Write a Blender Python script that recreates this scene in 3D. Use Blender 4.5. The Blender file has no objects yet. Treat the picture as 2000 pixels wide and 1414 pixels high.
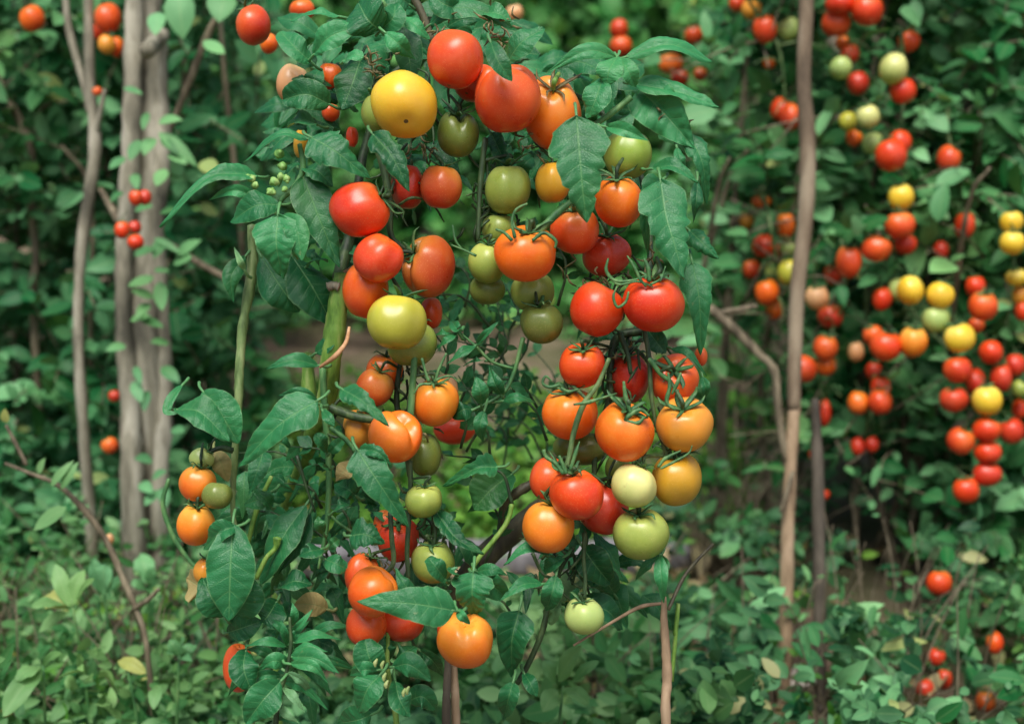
import bpy, math, random
import numpy as np
from mathutils import Vector

# ------------------------------------------------------------------ camera, sky, sun, exposure
R = math.radians
scene = bpy.context.scene
CAM_H, PITCH, LENS, SENSOR = 1.10, 14.0, 50.0, 36.0
FOCUS = 1.46
cam_data = bpy.data.cameras.new('camera')
cam = bpy.data.objects.new('camera', cam_data)
scene.collection.objects.link(cam)
cam.location = (0, 0, CAM_H)
cam.rotation_euler = (R(90 - PITCH), 0, 0)
cam_data.lens = LENS
cam_data.sensor_width = SENSOR
cam_data.clip_start = 0.05
cam_data.clip_end = 300
cam_data.dof.use_dof = True
cam_data.dof.focus_distance = FOCUS
cam_data.dof.aperture_fstop = 3.6
scene.camera = cam

SUN_EL, SUN_AZ = 62.0, -24.0        # azimuth measured from behind the camera, negative = from the left
world = bpy.data.worlds.new('World')
scene.world = world
world.use_nodes = True
wn = world.node_tree
wn.nodes.clear()
w_out = wn.nodes.new('ShaderNodeOutputWorld')
w_bg = wn.nodes.new('ShaderNodeBackground')
w_sky = wn.nodes.new('ShaderNodeTexSky')
w_sky.sky_type = 'NISHITA'
w_sky.sun_disc = False
w_sky.sun_elevation = R(SUN_EL)
w_sky.sun_rotation = R(180 + SUN_AZ)
w_sky.altitude = 0
w_sky.air_density = 1.0
w_sky.dust_density = 4.0
w_sky.ozone_density = 1.0
w_bg.inputs['Strength'].default_value = 0.05
wn.links.new(w_sky.outputs[0], w_bg.inputs['Color'])
wn.links.new(w_bg.outputs[0], w_out.inputs['Surface'])

sun_data = bpy.data.lights.new('sun', 'SUN')
sun = bpy.data.objects.new('sun', sun_data)
scene.collection.objects.link(sun)
sun_data.energy = 1.5
sun_data.angle = R(30)
sun_data.color = (1.0, 0.965, 0.91)
az = R(SUN_AZ)
to_sun = Vector((math.sin(az) * math.cos(R(SUN_EL)), -math.cos(az) * math.cos(R(SUN_EL)), math.sin(R(SUN_EL))))
sun.rotation_euler = to_sun.to_track_quat('Z', 'Y').to_euler()
sun.location = to_sun * 20

scene.view_settings.view_transform = 'Standard'
scene.view_settings.look = 'None'
scene.view_settings.gamma = 1
scene.view_settings.use_curve_mapping = False
scene.view_settings.exposure = 1.33
scene.cycles.max_bounces = 6
scene.cycles.diffuse_bounces = 3
scene.cycles.glossy_bounces = 2
scene.cycles.transmission_bounces = 3
scene.cycles.caustics_reflective = False
scene.cycles.caustics_refractive = False
scene.cycles.use_denoising = True

# ------------------------------------------------------------------ helpers
rng = np.random.default_rng(7)
random.seed(7)
CR = np.array([1.0, 0, 0])                                       # camera right
CF = np.array([0, math.cos(R(PITCH)), -math.sin(R(PITCH))])      # camera forward
CU = np.array([0, math.sin(R(PITCH)), math.cos(R(PITCH))])       # camera up
CP = np.array([0, 0, CAM_H])
K = SENSOR / LENS / 2000.0                                       # metres per photo pixel at one metre


def P(x, y, d):
    """Point of the garden seen at photo pixel (x, y), d metres deep along the view axis."""
    return CP + CF * d + CR * ((x - 1000) * K * d) + CU * ((707 - y) * K * d)


def proj(p):
    q = np.asarray(p) - CP
    d = q @ CF
    return 1000 + (q @ CR) / (K * d), 707 - (q @ CU) / (K * d), d


def ground_depth(y):
    """Depth at which photo row y meets the ground (z = 0)."""
    a = CF[2] + CU[2] * (707 - y) * K
    return CAM_H / -a


def nrm(v):
    v = np.asarray(v, float)
    return v / (np.linalg.norm(v) + 1e-12)


def lin(r, g, b):
    f = lambda c: (c / 255 / 12.92) if c / 255 <= 0.04045 else ((c / 255 + 0.055) / 1.055) ** 2.4
    return (f(r), f(g), f(b), 1.0)


def mesh_np(name, V, F, mats, attrs=None, mat_idx=None, smooth=True):
    """V (n,3); F list/array of quads or a list of arrays of faces."""
    me = bpy.data.meshes.new(name)
    V = np.asarray(V, np.float32)
    groups = F if isinstance(F, list) else [F]
    groups = [np.asarray(g, np.int32) for g in groups if len(g)]
    me.vertices.add(len(V))
    me.vertices.foreach_set('co', V.ravel())
    nl = sum(g.size for g in groups)
    nf = sum(len(g) for g in groups)
    me.loops.add(nl)
    me.polygons.add(nf)
    me.loops.foreach_set('vertex_index', np.concatenate([g.ravel() for g in groups]))
    starts, s = [], 0
    for g in groups:
        k = g.shape[1]
        starts.append(s + np.arange(len(g)) * k)
        s += g.size
    me.polygons.foreach_set('loop_start', np.concatenate(starts).astype(np.int32))
    if mat_idx is not None:
        me.polygons.foreach_set('material_index', np.asarray(mat_idx, np.int32))
    me.polygons.foreach_set('use_smooth', np.full(nf, smooth))
    me.update(calc_edges=True)
    for k, a in (attrs or {}).items():
        at = me.attributes.new(k, 'FLOAT', 'POINT')
        at.data.foreach_set('value', np.asarray(a, np.float32))
    for m in (mats if isinstance(mats, (list, tuple)) else [mats]):
        me.materials.append(m)
    me.validate()
    return me


def link(name, me, parent=None):
    o = bpy.data.objects.new(name, me)
    scene.collection.objects.link(o)
    if parent is not None:
        o.parent = parent
        o.matrix_parent_inverse = parent.matrix_world.inverted()
    return o


def thing(name, label, cat, loc, group=None):
    o = bpy.data.objects.new(name, None)
    o.empty_display_size = 0.05
    scene.collection.objects.link(o)
    o.location = [float(c) for c in loc]
    o['label'] = label
    o['category'] = cat
    if group:
        o['group'] = group
    bpy.context.view_layer.update()
    return o


class Geo:
    """Collects pieces of one mesh."""
    def __init__(self):
        self.V, self.F, self.A, self.n = [], {}, {}, 0

    def add(self, V, F, **attrs):
        V = np.asarray(V, float)
        for g in (F if isinstance(F, list) else [F]):
            g = np.asarray(g, int)
            if len(g):
                self.F.setdefault(g.shape[1], []).append(g + self.n)
        for k, a in attrs.items():
            self.A.setdefault(k, []).append(np.broadcast_to(np.asarray(a, float), (len(V),)))
        self.V.append(V)
        self.n += len(V)

    def link(self, name, mat, parent=None, smooth=True):
        V = np.concatenate(self.V)
        F = [np.concatenate(g) for g in self.F.values()]
        A = {k: np.concatenate(a) for k, a in self.A.items()}
        V0 = V
        me = mesh_np(name, V0, F, mat, A, smooth=smooth)
        return link(name, me, parent)


def smooth_path(pts, per=6):
    pts = np.asarray(pts, float)
    if len(pts) < 3:
        t = np.linspace(0, 1, per + 1)[:, None]
        return pts[0] * (1 - t) + pts[-1] * t
    p = np.vstack([2 * pts[0] - pts[1], pts, 2 * pts[-1] - pts[-2]])
    out = []
    for i in range(1, len(p) - 2):
        for k in range(per):
            t = k / per
            a, b, c, d = p[i - 1], p[i], p[i + 1], p[i + 2]
            out.append(0.5 * ((2 * b) + (c - a) * t + (2 * a - 5 * b + 4 * c - d) * t * t + (3 * b - 3 * c + d - a) * t ** 3))
    out.append(p[-2])
    return np.array(out)


def tube(pts, rad, n=8, per=5, wob=0.0):
    """Tapered tube along a smoothed path -> V, [quads, caps], t along."""
    c = smooth_path(pts, per)
    m = len(c)
    rad = np.asarray(rad, float)
    r = np.interp(np.linspace(0, 1, m), np.linspace(0, 1, len(np.atleast_1d(rad))), np.atleast_1d(rad))
    if wob:
        r = r * (1 + wob * rng.normal(size=m))
    t = np.gradient(c, axis=0)
    t /= np.linalg.norm(t, axis=1)[:, None] + 1e-12
    a = np.array([0.31, -0.9, 0.28])
    x = np.cross(t[0], a)
    x = nrm(x)
    V = []
    ang = np.linspace(0, 2 * math.pi, n, endpoint=False)
    for i in range(m):
        x = nrm(x - t[i] * (x @ t[i]))
        y = np.cross(t[i], x)
        rr = r[i] * (1 + (wob * 0.8 * rng.normal(size=n) if wob else 0))
        V.append(c[i] + (np.cos(ang) * rr)[:, None] * x + (np.sin(ang) * rr)[:, None] * y)
    V = np.concatenate(V + [c[:1] - t[0] * r[0] * 0.3, c[-1:] + t[-1] * r[-1] * 0.3])
    q = []
    for i in range(m - 1):
        j = np.arange(n)
        q.append(np.stack([i * n + j, i * n + (j + 1) % n, (i + 1) * n + (j + 1) % n, (i + 1) * n + j], 1))
    j = np.arange(n)
    caps = np.concatenate([np.stack([np.full(n, m * n), (j + 1) % n, j], 1),
                           np.stack([np.full(n, m * n + 1), (m - 1) * n + j, (m - 1) * n + (j + 1) % n], 1)])
    tt = np.concatenate([np.repeat(np.linspace(0, 1, m), n), [0, 1]])
    return V, [np.concatenate(q), caps], tt


# ------------------------------------------------------------------ materials
def new_mat(name):
    m = bpy.data.materials.new(name)
    m.use_nodes = True
    nt = m.node_tree
    nt.nodes.clear()
    out = nt.nodes.new('ShaderNodeOutputMaterial')
    bs = nt.nodes.new('ShaderNodeBsdfPrincipled')
    nt.links.new(bs.outputs[0], out.inputs['Surface'])
    return m, nt, bs, out


def N(nt, kind, **kw):
    n = nt.nodes.new('ShaderNode' + kind)
    for k, v in kw.items():
        if k in n.inputs.keys() if hasattr(n.inputs, 'keys') else False:
            n.inputs[k].default_value = v
        else:
            setattr(n, k, v)
    return n


def attr(nt, name):
    a = nt.nodes.new('ShaderNodeAttribute')
    a.attribute_name = name
    return a.outputs['Fac']


def math_(nt, op, a, b=None, c=None, clamp=False):
    n = nt.nodes.new('ShaderNodeMath')
    n.operation = op
    n.use_clamp = clamp
    for i, v in enumerate((a, b, c)):
        if v is None:
            continue
        if isinstance(v, (int, float)):
            n.inputs[i].default_value = v
        else:
            nt.links.new(v, n.inputs[i])
    return n.outputs[0]


def mixc(nt, fac, a, b, blend='MIX'):
    n = nt.nodes.new('ShaderNodeMix')
    n.data_type = 'RGBA'
    n.blend_type = blend
    for sock, v in ((n.inputs[0], fac), (n.inputs[6], a), (n.inputs[7], b)):
        if isinstance(v, (int, float)):
            sock.default_value = v
        elif isinstance(v, tuple):
            sock.default_value = v
        else:
            nt.links.new(v, sock)
    return n.outputs[2]


def ramp(nt, fac, stops):
    n = nt.nodes.new('ShaderNodeValToRGB')
    e = n.color_ramp.elements
    while len(e) > 1:
        e.remove(e[-1])
    e[0].position, e[0].color = stops[0]
    for p, c in stops[1:]:
        x = e.new(p)
        x.color = c
    nt.links.new(fac, n.inputs[0])
    return n.outputs[0]


def noise(nt, scale, detail=3.0, rough=0.5, vec=None, coord='Object'):
    n = nt.nodes.new('ShaderNodeTexNoise')
    n.inputs['Scale'].default_value = scale
    n.inputs['Detail'].default_value = detail
    n.inputs['Roughness'].default_value = rough
    if vec is None:
        t = nt.nodes.new('ShaderNodeTexCoord')
        vec = t.outputs[coord]
    nt.links.new(vec, n.inputs['Vector'])
    return n.outputs['Fac']


def bump(nt, bs, h, strength, dist=0.002):
    b = nt.nodes.new('ShaderNodeBump')
    b.inputs['Strength'].default_value = strength
    b.inputs['Distance'].default_value = dist
    nt.links.new(h, b.inputs['Height'])
    nt.links.new(b.outputs[0], bs.inputs['Normal'])


def tomato_mat(name, top, mid, low, rough=0.31, speck=(255, 225, 150)):
    m, nt, bs, out = new_mat(name)
    t = attr(nt, 'ripe')
    tc = nt.nodes.new('ShaderNodeTexCoord')
    oi = nt.nodes.new('ShaderNodeObjectInfo')
    va = nt.nodes.new('ShaderNodeVectorMath')
    va.operation = 'ADD'
    nt.links.new(tc.outputs['Object'], va.inputs[0])
    nt.links.new(math_(nt, 'MULTIPLY', oi.outputs['Random'], 9.0), va.inputs[1])
    vec = va.outputs[0]
    no = noise(nt, 17, 4, 0.55, vec=vec)
    t2 = math_(nt, 'ADD', t, math_(nt, 'MULTIPLY', math_(nt, 'SUBTRACT', no, 0.5), 1.3))
    col = ramp(nt, t2, [(0.0, lin(*[c * .75 + d * .25 for c, d in zip(top, (206, 190, 90))])), (0.14, lin(*top)), (0.45, lin(*mid)), (0.9, lin(*low))])
    v = nt.nodes.new('ShaderNodeTexVoronoi')
    v.inputs['Scale'].default_value = 620
    nt.links.new(vec, v.inputs['Vector'])
    sp = math_(nt, 'LESS_THAN', v.outputs['Distance'], 0.22)
    sp = math_(nt, 'MULTIPLY', sp, math_(nt, 'MULTIPLY', noise(nt, 40, 2, vec=vec), 0.24))
    col = mixc(nt, sp, col, lin(*speck))
    scar = math_(nt, 'GREATER_THAN', t, 0.982)
    col = mixc(nt, scar, col, lin(95, 70, 35))
    # corky flecks and dusty patches of their own shape
    fl = math_(nt, 'MULTIPLY', math_(nt, 'SUBTRACT', noise(nt, 95, 5, 0.65, vec=vec), 0.66), 14.0, clamp=True)
    fl = math_(nt, 'MULTIPLY', fl, math_(nt, 'GREATER_THAN', noise(nt, 13, 2, vec=vec), 0.54))
    col = mixc(nt, math_(nt, 'MULTIPLY', fl, 0.45), col, lin(150, 112, 66))
    du = math_(nt, 'MULTIPLY', math_(nt, 'SUBTRACT', noise(nt, 30, 4, 0.6, vec=vec), 0.5), 2.0, clamp=True)
    col = mixc(nt, math_(nt, 'MULTIPLY', du, 0.12), col, lin(214, 196, 160))
    nt.links.new(col, bs.inputs['Base Color'])
    r = math_(nt, 'ADD', math_(nt, 'MULTIPLY', noise(nt, 60, 4, vec=vec), 0.22), rough - 0.11)
    nt.links.new(r, bs.inputs['Roughness'])
    bs.inputs['Specular IOR Level'].default_value = 0.5
    bs.inputs['Subsurface Weight'].default_value = 0.06
    bs.inputs['Subsurface Radius'].default_value = (1.0, 0.35, 0.12)
    bs.inputs['Subsurface Scale'].default_value = 0.006
    bump(nt, bs, noise(nt, 240, 2, vec=vec), 0.10, 0.0008)
    return m


TM = {
    'red': tomato_mat('red_tomato_skin', (230, 88, 28), (224, 64, 22), (194, 36, 20)),
    'redor': tomato_mat('red_orange_tomato_skin', (230, 104, 40), (222, 80, 30), (192, 44, 26)),
    'orange': tomato_mat('orange_tomato_skin', (240, 134, 40), (236, 106, 24), (208, 62, 22)),
    'orange2': tomato_mat('light_orange_tomato_skin', (242, 164, 60), (238, 132, 34), (216, 90, 26)),
    'amber': tomato_mat('amber_tomato_skin', (232, 150, 52), (222, 150, 50), (196, 130, 50)),
    'ochre': tomato_mat('ochre_tomato_skin', (220, 164, 44), (206, 156, 44), (168, 136, 50)),
    'yellow': tomato_mat('yellow_tomato_skin', (242, 218, 96), (238, 200, 54), (226, 172, 44)),
    'ygreen': tomato_mat('yellow_green_tomato_skin', (216, 200, 66), (182, 182, 62), (158, 156, 54)),
    'pale': tomato_mat('pale_green_tomato_skin', (222, 220, 140), (204, 208, 128), (170, 184, 96)),
    'mint': tomato_mat('light_green_tomato_skin', (188, 205, 122), (172, 196, 112), (150, 178, 96)),
    'green': tomato_mat('green_tomato_skin', (174, 188, 92), (140, 160, 70), (112, 128, 52)),
    'olive': tomato_mat('olive_tomato_skin', (124, 140, 66), (106, 124, 52), (98, 104, 40)),
    'lime': tomato_mat('lime_green_tomato_skin', (168, 194, 88), (142, 170, 66), (112, 132, 52)),
    'dkred': tomato_mat('dark_red_tomato_skin', (216, 72, 36), (206, 56, 30), (176, 36, 24)),
    'brown': tomato_mat('brown_orange_tomato_skin', (204, 126, 50), (196, 92, 36), (180, 48, 28)),
    'peach': tomato_mat('peach_tomato_skin', (226, 178, 128), (224, 164, 112), (206, 142, 92)),
}


def leaf_mat(name, dark, light, under, veins=True, trans=0.22, rough=0.5, edge=True, yellow=None):
    """Leaf blade: attributes lu (-1..1 across), lv (0..1 along), rnd (0..1 per leaf)."""
    m, nt, bs, out = new_mat(name)
    rnd = attr(nt, 'rnd')
    no = noise(nt, 35 if veins else 14, 3)
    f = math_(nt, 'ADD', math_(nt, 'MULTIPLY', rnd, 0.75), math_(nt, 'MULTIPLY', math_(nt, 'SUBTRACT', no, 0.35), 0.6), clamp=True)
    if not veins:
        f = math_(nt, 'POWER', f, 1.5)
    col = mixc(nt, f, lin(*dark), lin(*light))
    if not veins:
        hue = math_(nt, 'MULTIPLY', math_(nt, 'SUBTRACT', noise(nt, 3.2, 2), 0.5), 5.0, clamp=True)
        col = mixc(nt, math_(nt, 'MULTIPLY', hue, 0.55), col, mixc(nt, f, lin(22, 74, 18), lin(140, 186, 92)))
    if yellow:
        y = math_(nt, 'GREATER_THAN', rnd, 0.955)
        col = mixc(nt, math_(nt, 'MULTIPLY', y, 0.75), col, lin(*yellow))
    lu, lv = attr(nt, 'lu'), attr(nt, 'lv')
    au = math_(nt, 'ABSOLUTE', lu)
    mid = math_(nt, 'SUBTRACT', 1.0, math_(nt, 'DIVIDE', au, 0.055 if veins else 0.12), clamp=True)
    if veins:
        fr = math_(nt, 'FRACT', math_(nt, 'ADD', math_(nt, 'MULTIPLY', lv, 7.0), math_(nt, 'SUBTRACT', 9.5, math_(nt, 'MULTIPLY', au, 0.8))))
        dist = math_(nt, 'ABSOLUTE', math_(nt, 'SUBTRACT', fr, 0.5))
        lat = math_(nt, 'SUBTRACT', 1.0, math_(nt, 'DIVIDE', dist, 0.07), clamp=True)
        lat = math_(nt, 'MULTIPLY', lat, math_(nt, 'SUBTRACT', 1.0, math_(nt, 'MULTIPLY', au, 0.85)))
        vein = math_(nt, 'MAXIMUM', mid, math_(nt, 'MULTIPLY', lat, 0.6))
        col = mixc(nt, math_(nt, 'MULTIPLY', vein, 0.42), col, lin(130, 180, 116))
        if edge:
            ed = math_(nt, 'MULTIPLY', math_(nt, 'SUBTRACT', au, 0.93), 8.0, clamp=True)
            col = mixc(nt, math_(nt, 'MULTIPLY', ed, 0.5), col, lin(146, 180, 118))
        cv = nt.nodes.new('ShaderNodeTexVoronoi')
        cv.inputs['Scale'].default_value = 420
        cv.feature = 'DISTANCE_TO_EDGE'
        tc = nt.nodes.new('ShaderNodeTexCoord')
        nt.links.new(tc.outputs['Object'], cv.inputs['Vector'])
        h = math_(nt, 'ADD', math_(nt, 'MULTIPLY', vein, -0.8), math_(nt, 'MULTIPLY', math_(nt, 'MINIMUM', cv.outputs['Distance'], 0.25), 1.4))
        h = math_(nt, 'ADD', h, math_(nt, 'MULTIPLY', noise(nt, 120, 3), 0.8))
        bump(nt, bs, h, 0.45, 0.0011)
        blot = math_(nt, 'GREATER_THAN', noise(nt, 85, 4, 0.6), 0.70)
        col = mixc(nt, math_(nt, 'MULTIPLY', blot, 0.35), col, lin(120, 130, 80))
        yel = math_(nt, 'MULTIPLY', math_(nt, 'SUBTRACT', noise(nt, 9, 2), 0.56), 4.0, clamp=True)
        col = mixc(nt, math_(nt, 'MULTIPLY', yel, 0.30), col, lin(96, 150, 70))
    else:
        col = mixc(nt, math_(nt, 'MULTIPLY', mid, 0.25), col, lin(150, 180, 120))
    g = nt.nodes.new('ShaderNodeNewGeometry')
    col = mixc(nt, math_(nt, 'MULTIPLY', g.outputs['Backfacing'], 0.6), col, lin(*under))
    nt.links.new(col, bs.inputs['Base Color'])
    bs.inputs['Roughness'].default_value = rough
    bs.inputs['Specular IOR Level'].default_value = 0.38 if veins else 0.24
    tr = nt.nodes.new('ShaderNodeBsdfTranslucent')
    tcol = mixc(nt, 0.5, col, (0.25, 0.5, 0.05, 1))
    nt.links.new(tcol, tr.inputs['Color'])
    ms = nt.nodes.new('ShaderNodeMixShader')
    ms.inputs[0].default_value = trans
    nt.links.new(bs.outputs[0], ms.inputs[1])
    nt.links.new(tr.outputs[0], ms.inputs[2])
    nt.links.new(ms.outputs[0], out.inputs['Surface'])
    return m


LEAF = leaf_mat('near_leaf', (4, 72, 38), (66, 156, 94), (100, 156, 110), trans=0.12, rough=0.40)
LEAF_PALE = leaf_mat('pale_near_leaf', (92, 148, 104), (140, 180, 120), (150, 184, 140), trans=0.22, rough=0.5)
LEAF_DRY = leaf_mat('yellowing_leaf', (168, 152, 96), (208, 188, 132), (190, 174, 120), trans=0.2, rough=0.6)
LEAF_L = leaf_mat('left_shrub_leaf', (18, 92, 48), (134, 198, 138), (104, 152, 108), veins=False, trans=0.15, yellow=(150, 160, 90))
LEAF_C = leaf_mat('middle_shrub_leaf', (36, 112, 46), (132, 196, 112), (116, 164, 100), veins=False, trans=0.18, yellow=(180, 180, 80))
LEAF_R = leaf_mat('vine_leaf', (20, 98, 46), (142, 204, 142), (112, 160, 112), veins=False, trans=0.15, yellow=(160, 160, 90))
LEAF_H = leaf_mat('hedge_leaf', (20, 82, 38), (92, 150, 76), (60, 104, 60), veins=False, trans=0.1)
LEAF_W = leaf_mat('weed_leaf', (52, 116, 62), (158, 204, 138), (128, 168, 112), veins=False, trans=0.25, yellow=(180, 175, 95))
LEAF_G = leaf_mat('ground_cover_leaf', (62, 126, 40), (142, 186, 76), (116, 156, 70), veins=False, trans=0.2, yellow=(176, 150, 80))
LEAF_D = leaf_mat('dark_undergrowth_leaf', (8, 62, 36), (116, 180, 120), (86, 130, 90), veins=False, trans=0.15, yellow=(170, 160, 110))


def stem_mat(name, c1, c2, c3, rough=0.55, sc=60, bs_=0.35):
    m, nt, bs, out = new_mat(name)
    mp = nt.nodes.new('ShaderNodeMapping')
    mp.inputs['Scale'].default_value = (1, 1, 0.18)
    tc = nt.nodes.new('ShaderNodeTexCoord')
    nt.links.new(tc.outputs['Object'], mp.inputs['Vector'])
    n1 = noise(nt, sc * 2, 5, 0.6, vec=mp.outputs[0])
    n2 = noise(nt, sc * 0.35, 3, 0.5)
    col = ramp(nt, math_(nt, 'ADD', math_(nt, 'MULTIPLY', n1, 0.6), math_(nt, 'MULTIPLY', n2, 0.4)),
               [(0.38, lin(*c1)), (0.5, lin(*c2)), (0.62, lin(*c3))])
    nt.links.new(col, bs.inputs['Base Color'])
    bs.inputs['Roughness'].default_value = rough
    bump(nt, bs, n1, bs_, 0.003)
    return m


STEM = stem_mat('green_stem', (70, 110, 38), (112, 154, 62), (154, 176, 96))
STEM_D = stem_mat('dark_truss_stem', (26, 44, 24), (48, 74, 40), (84, 106, 62))
STEM_L = stem_mat('fresh_green_stalk', (44, 92, 52), (70, 122, 66), (112, 150, 90))
STEM_M = stem_mat('fuzzy_truss_stem', (44, 72, 36), (72, 102, 54), (112, 136, 84))
STEM_O = stem_mat('olive_bare_stem', (78, 102, 54), (112, 138, 82), (146, 164, 110))
CALYX = stem_mat('sepal_green', (36, 78, 44), (60, 108, 58), (104, 142, 84), sc=90)
CALYX_DRY = stem_mat('dried_sepal', (70, 62, 34), (104, 96, 58), (140, 130, 86), sc=90)
WOODY = stem_mat('dark_woody_branch', (48, 44, 32), (74, 72, 50), (104, 100, 74), sc=40)
BARK = stem_mat('grey_bark', (72, 70, 58), (132, 128, 110), (176, 172, 154), rough=0.85, sc=17, bs_=1.0)
TWIG = stem_mat('brown_twig', (78, 70, 54), (110, 100, 80), (146, 136, 112), rough=0.8, sc=40)
TAN = stem_mat('tan_stem', (124, 104, 80), (158, 134, 106), (182, 158, 130), rough=0.7, sc=30)
STAKE = stem_mat('brown_stake_wood', (72, 60, 46), (116, 100, 80), (150, 136, 114), rough=0.8, sc=13)
STAKE_D = stem_mat('dark_stake_wood', (58, 52, 44), (80, 73, 63), (104, 96, 84), rough=0.8, sc=18)
TIE = stem_mat('dry_tendril', (150, 108, 72), (184, 140, 100), (206, 166, 126), rough=0.7, sc=60)

# ------------------------------------------------------------------ leaves
def outline(kind, v):
    if kind == 'o':                                    # oval
        w = np.sin(np.pi * np.clip(v, 0, 1) ** 0.85) ** 0.72
    elif kind == 'r':                                  # round
        w = np.sqrt(np.clip(1 - (2 * v - 1) ** 2, 0, 1)) ** 0.9
    elif kind == 'n':                                  # narrow, pointed
        w = np.sin(np.pi * v ** 0.75) ** 1.0 * (1 - 0.25 * v)
    else:                                              # 'l' toothed, heart-shaped base, drawn-out tip
        w = np.clip(1 - np.clip((v - 0.2) / 0.8, 0, 1) ** 1.25, 0, 1) ** 0.82
        w = np.where(v < 0.2, np.sin(np.clip(v / 0.2, 0, 1) * np.pi / 2) ** 0.62, w)
    return w


def leaf_np(spine, hw, kind, nh, fold=0.25, curl=0.25, seed=0, rows=43, cols=11, tooth=None, petiole=0.0):
    """One leaf blade as a curved grid along its midrib."""
    r = np.random.default_rng(seed)
    c = smooth_path(spine, max(2, int(math.ceil((rows - 1) / max(1, len(spine) - 1)))))
    s = np.linspace(0, 1, len(c))
    vv = np.linspace(0, 1, rows)
    c = np.stack([np.interp(vv, s, c[:, i]) for i in range(3)], 1)
    t = np.gradient(c, axis=0)
    L = np.linalg.norm(t, axis=1).sum()
    t /= np.linalg.norm(t, axis=1)[:, None] + 1e-12
    n = nh - t * (t @ nh)[:, None]
    n /= np.linalg.norm(n, axis=1)[:, None] + 1e-12
    sd = np.cross(t, n)
    u = np.linspace(-1, 1, cols)
    w0 = outline(kind, vv)
    if tooth is None:
        tooth = 0.36 if kind == 'l' else 0.03
    W = np.zeros((rows, cols))
    off = r.uniform(0, 1, 2)
    for j, uu in enumerate(u):
        k = 0 if uu < 0 else 1
        wp = vv + 0.05 * np.sin(vv * 11 + 9 * off[k]) + 0.03 * np.sin(vv * 23 + 5 * off[1 - k])
        cyc = wp * (4.2 if kind == 'l' else 7) + off[k]
        ph = cyc % 1.0
        saw = np.where(ph < 0.72, (ph / 0.72) ** 0.7, (1 - ph) / 0.28)
        saw = 1 - (1 - saw) * (0.45 + 0.55 * np.sin(np.floor(cyc) * 2.3 + 8 * off[k]) ** 2)
        a = tooth * np.clip(np.sin(np.pi * np.clip(vv * 1.05, 0, 1)), 0, 1) ** 0.5
        W[:, j] = w0 * (1 - a * (1 - saw) * abs(uu) ** 3) * hw
    au = np.abs(u)[None, :]
    fa = fold + 0.15 * np.sin(vv * 5 + off[0] * 6)[:, None]
    ang = fa * 1.0
    x = u[None, :] * W * np.cos(ang)
    h = np.abs(u[None, :]) * W * np.sin(ang) - curl * hw * au ** 2.6 * (w0[:, None])
    q = 0.042 * hw * np.abs(np.sin(np.pi * (7 * vv[:, None] - 0.8 * au))) * (au * (1 - au) * 4) * (1.2 if kind == 'l' else 0.7)
    q = q + 0.032 * hw * (np.sin(vv[:, None] * 41 + u[None, :] * 9 + 7 * off[0]) * np.sin(vv[:, None] * 23 - u[None, :] * 13)) * (au ** 0.5)
    wv = 0.10 * hw * np.sin(vv * 9 + off[1] * 6)[:, None] * u[None, :] ** 2 * np.sign(u)[None, :]
    wv = wv + 0.07 * hw * np.sin(vv * 17 + off[0] * 9)[:, None] * au ** 3
    h = h + q + wv
    sl = 0.30 * au * W * np.clip(1.0 - vv, 0, 1)[:, None] - 0.16 * au ** 2 * W * (vv[:, None] < 0.12)
    V = c[:, None, :] + sd[:, None, :] * x[..., None] + n[:, None, :] * h[..., None] + t[:, None, :] * sl[..., None]
    V = V.reshape(-1, 3)
    i = np.arange(rows - 1)[:, None] * cols + np.arange(cols - 1)[None, :]
    F = np.stack([i, i + 1, i + cols + 1, i + cols], -1).reshape(-1, 4)
    lu = np.tile(u, rows)
    lv = np.repeat(vv, cols)
    return V, F, lu, lv, c, t, n


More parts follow.
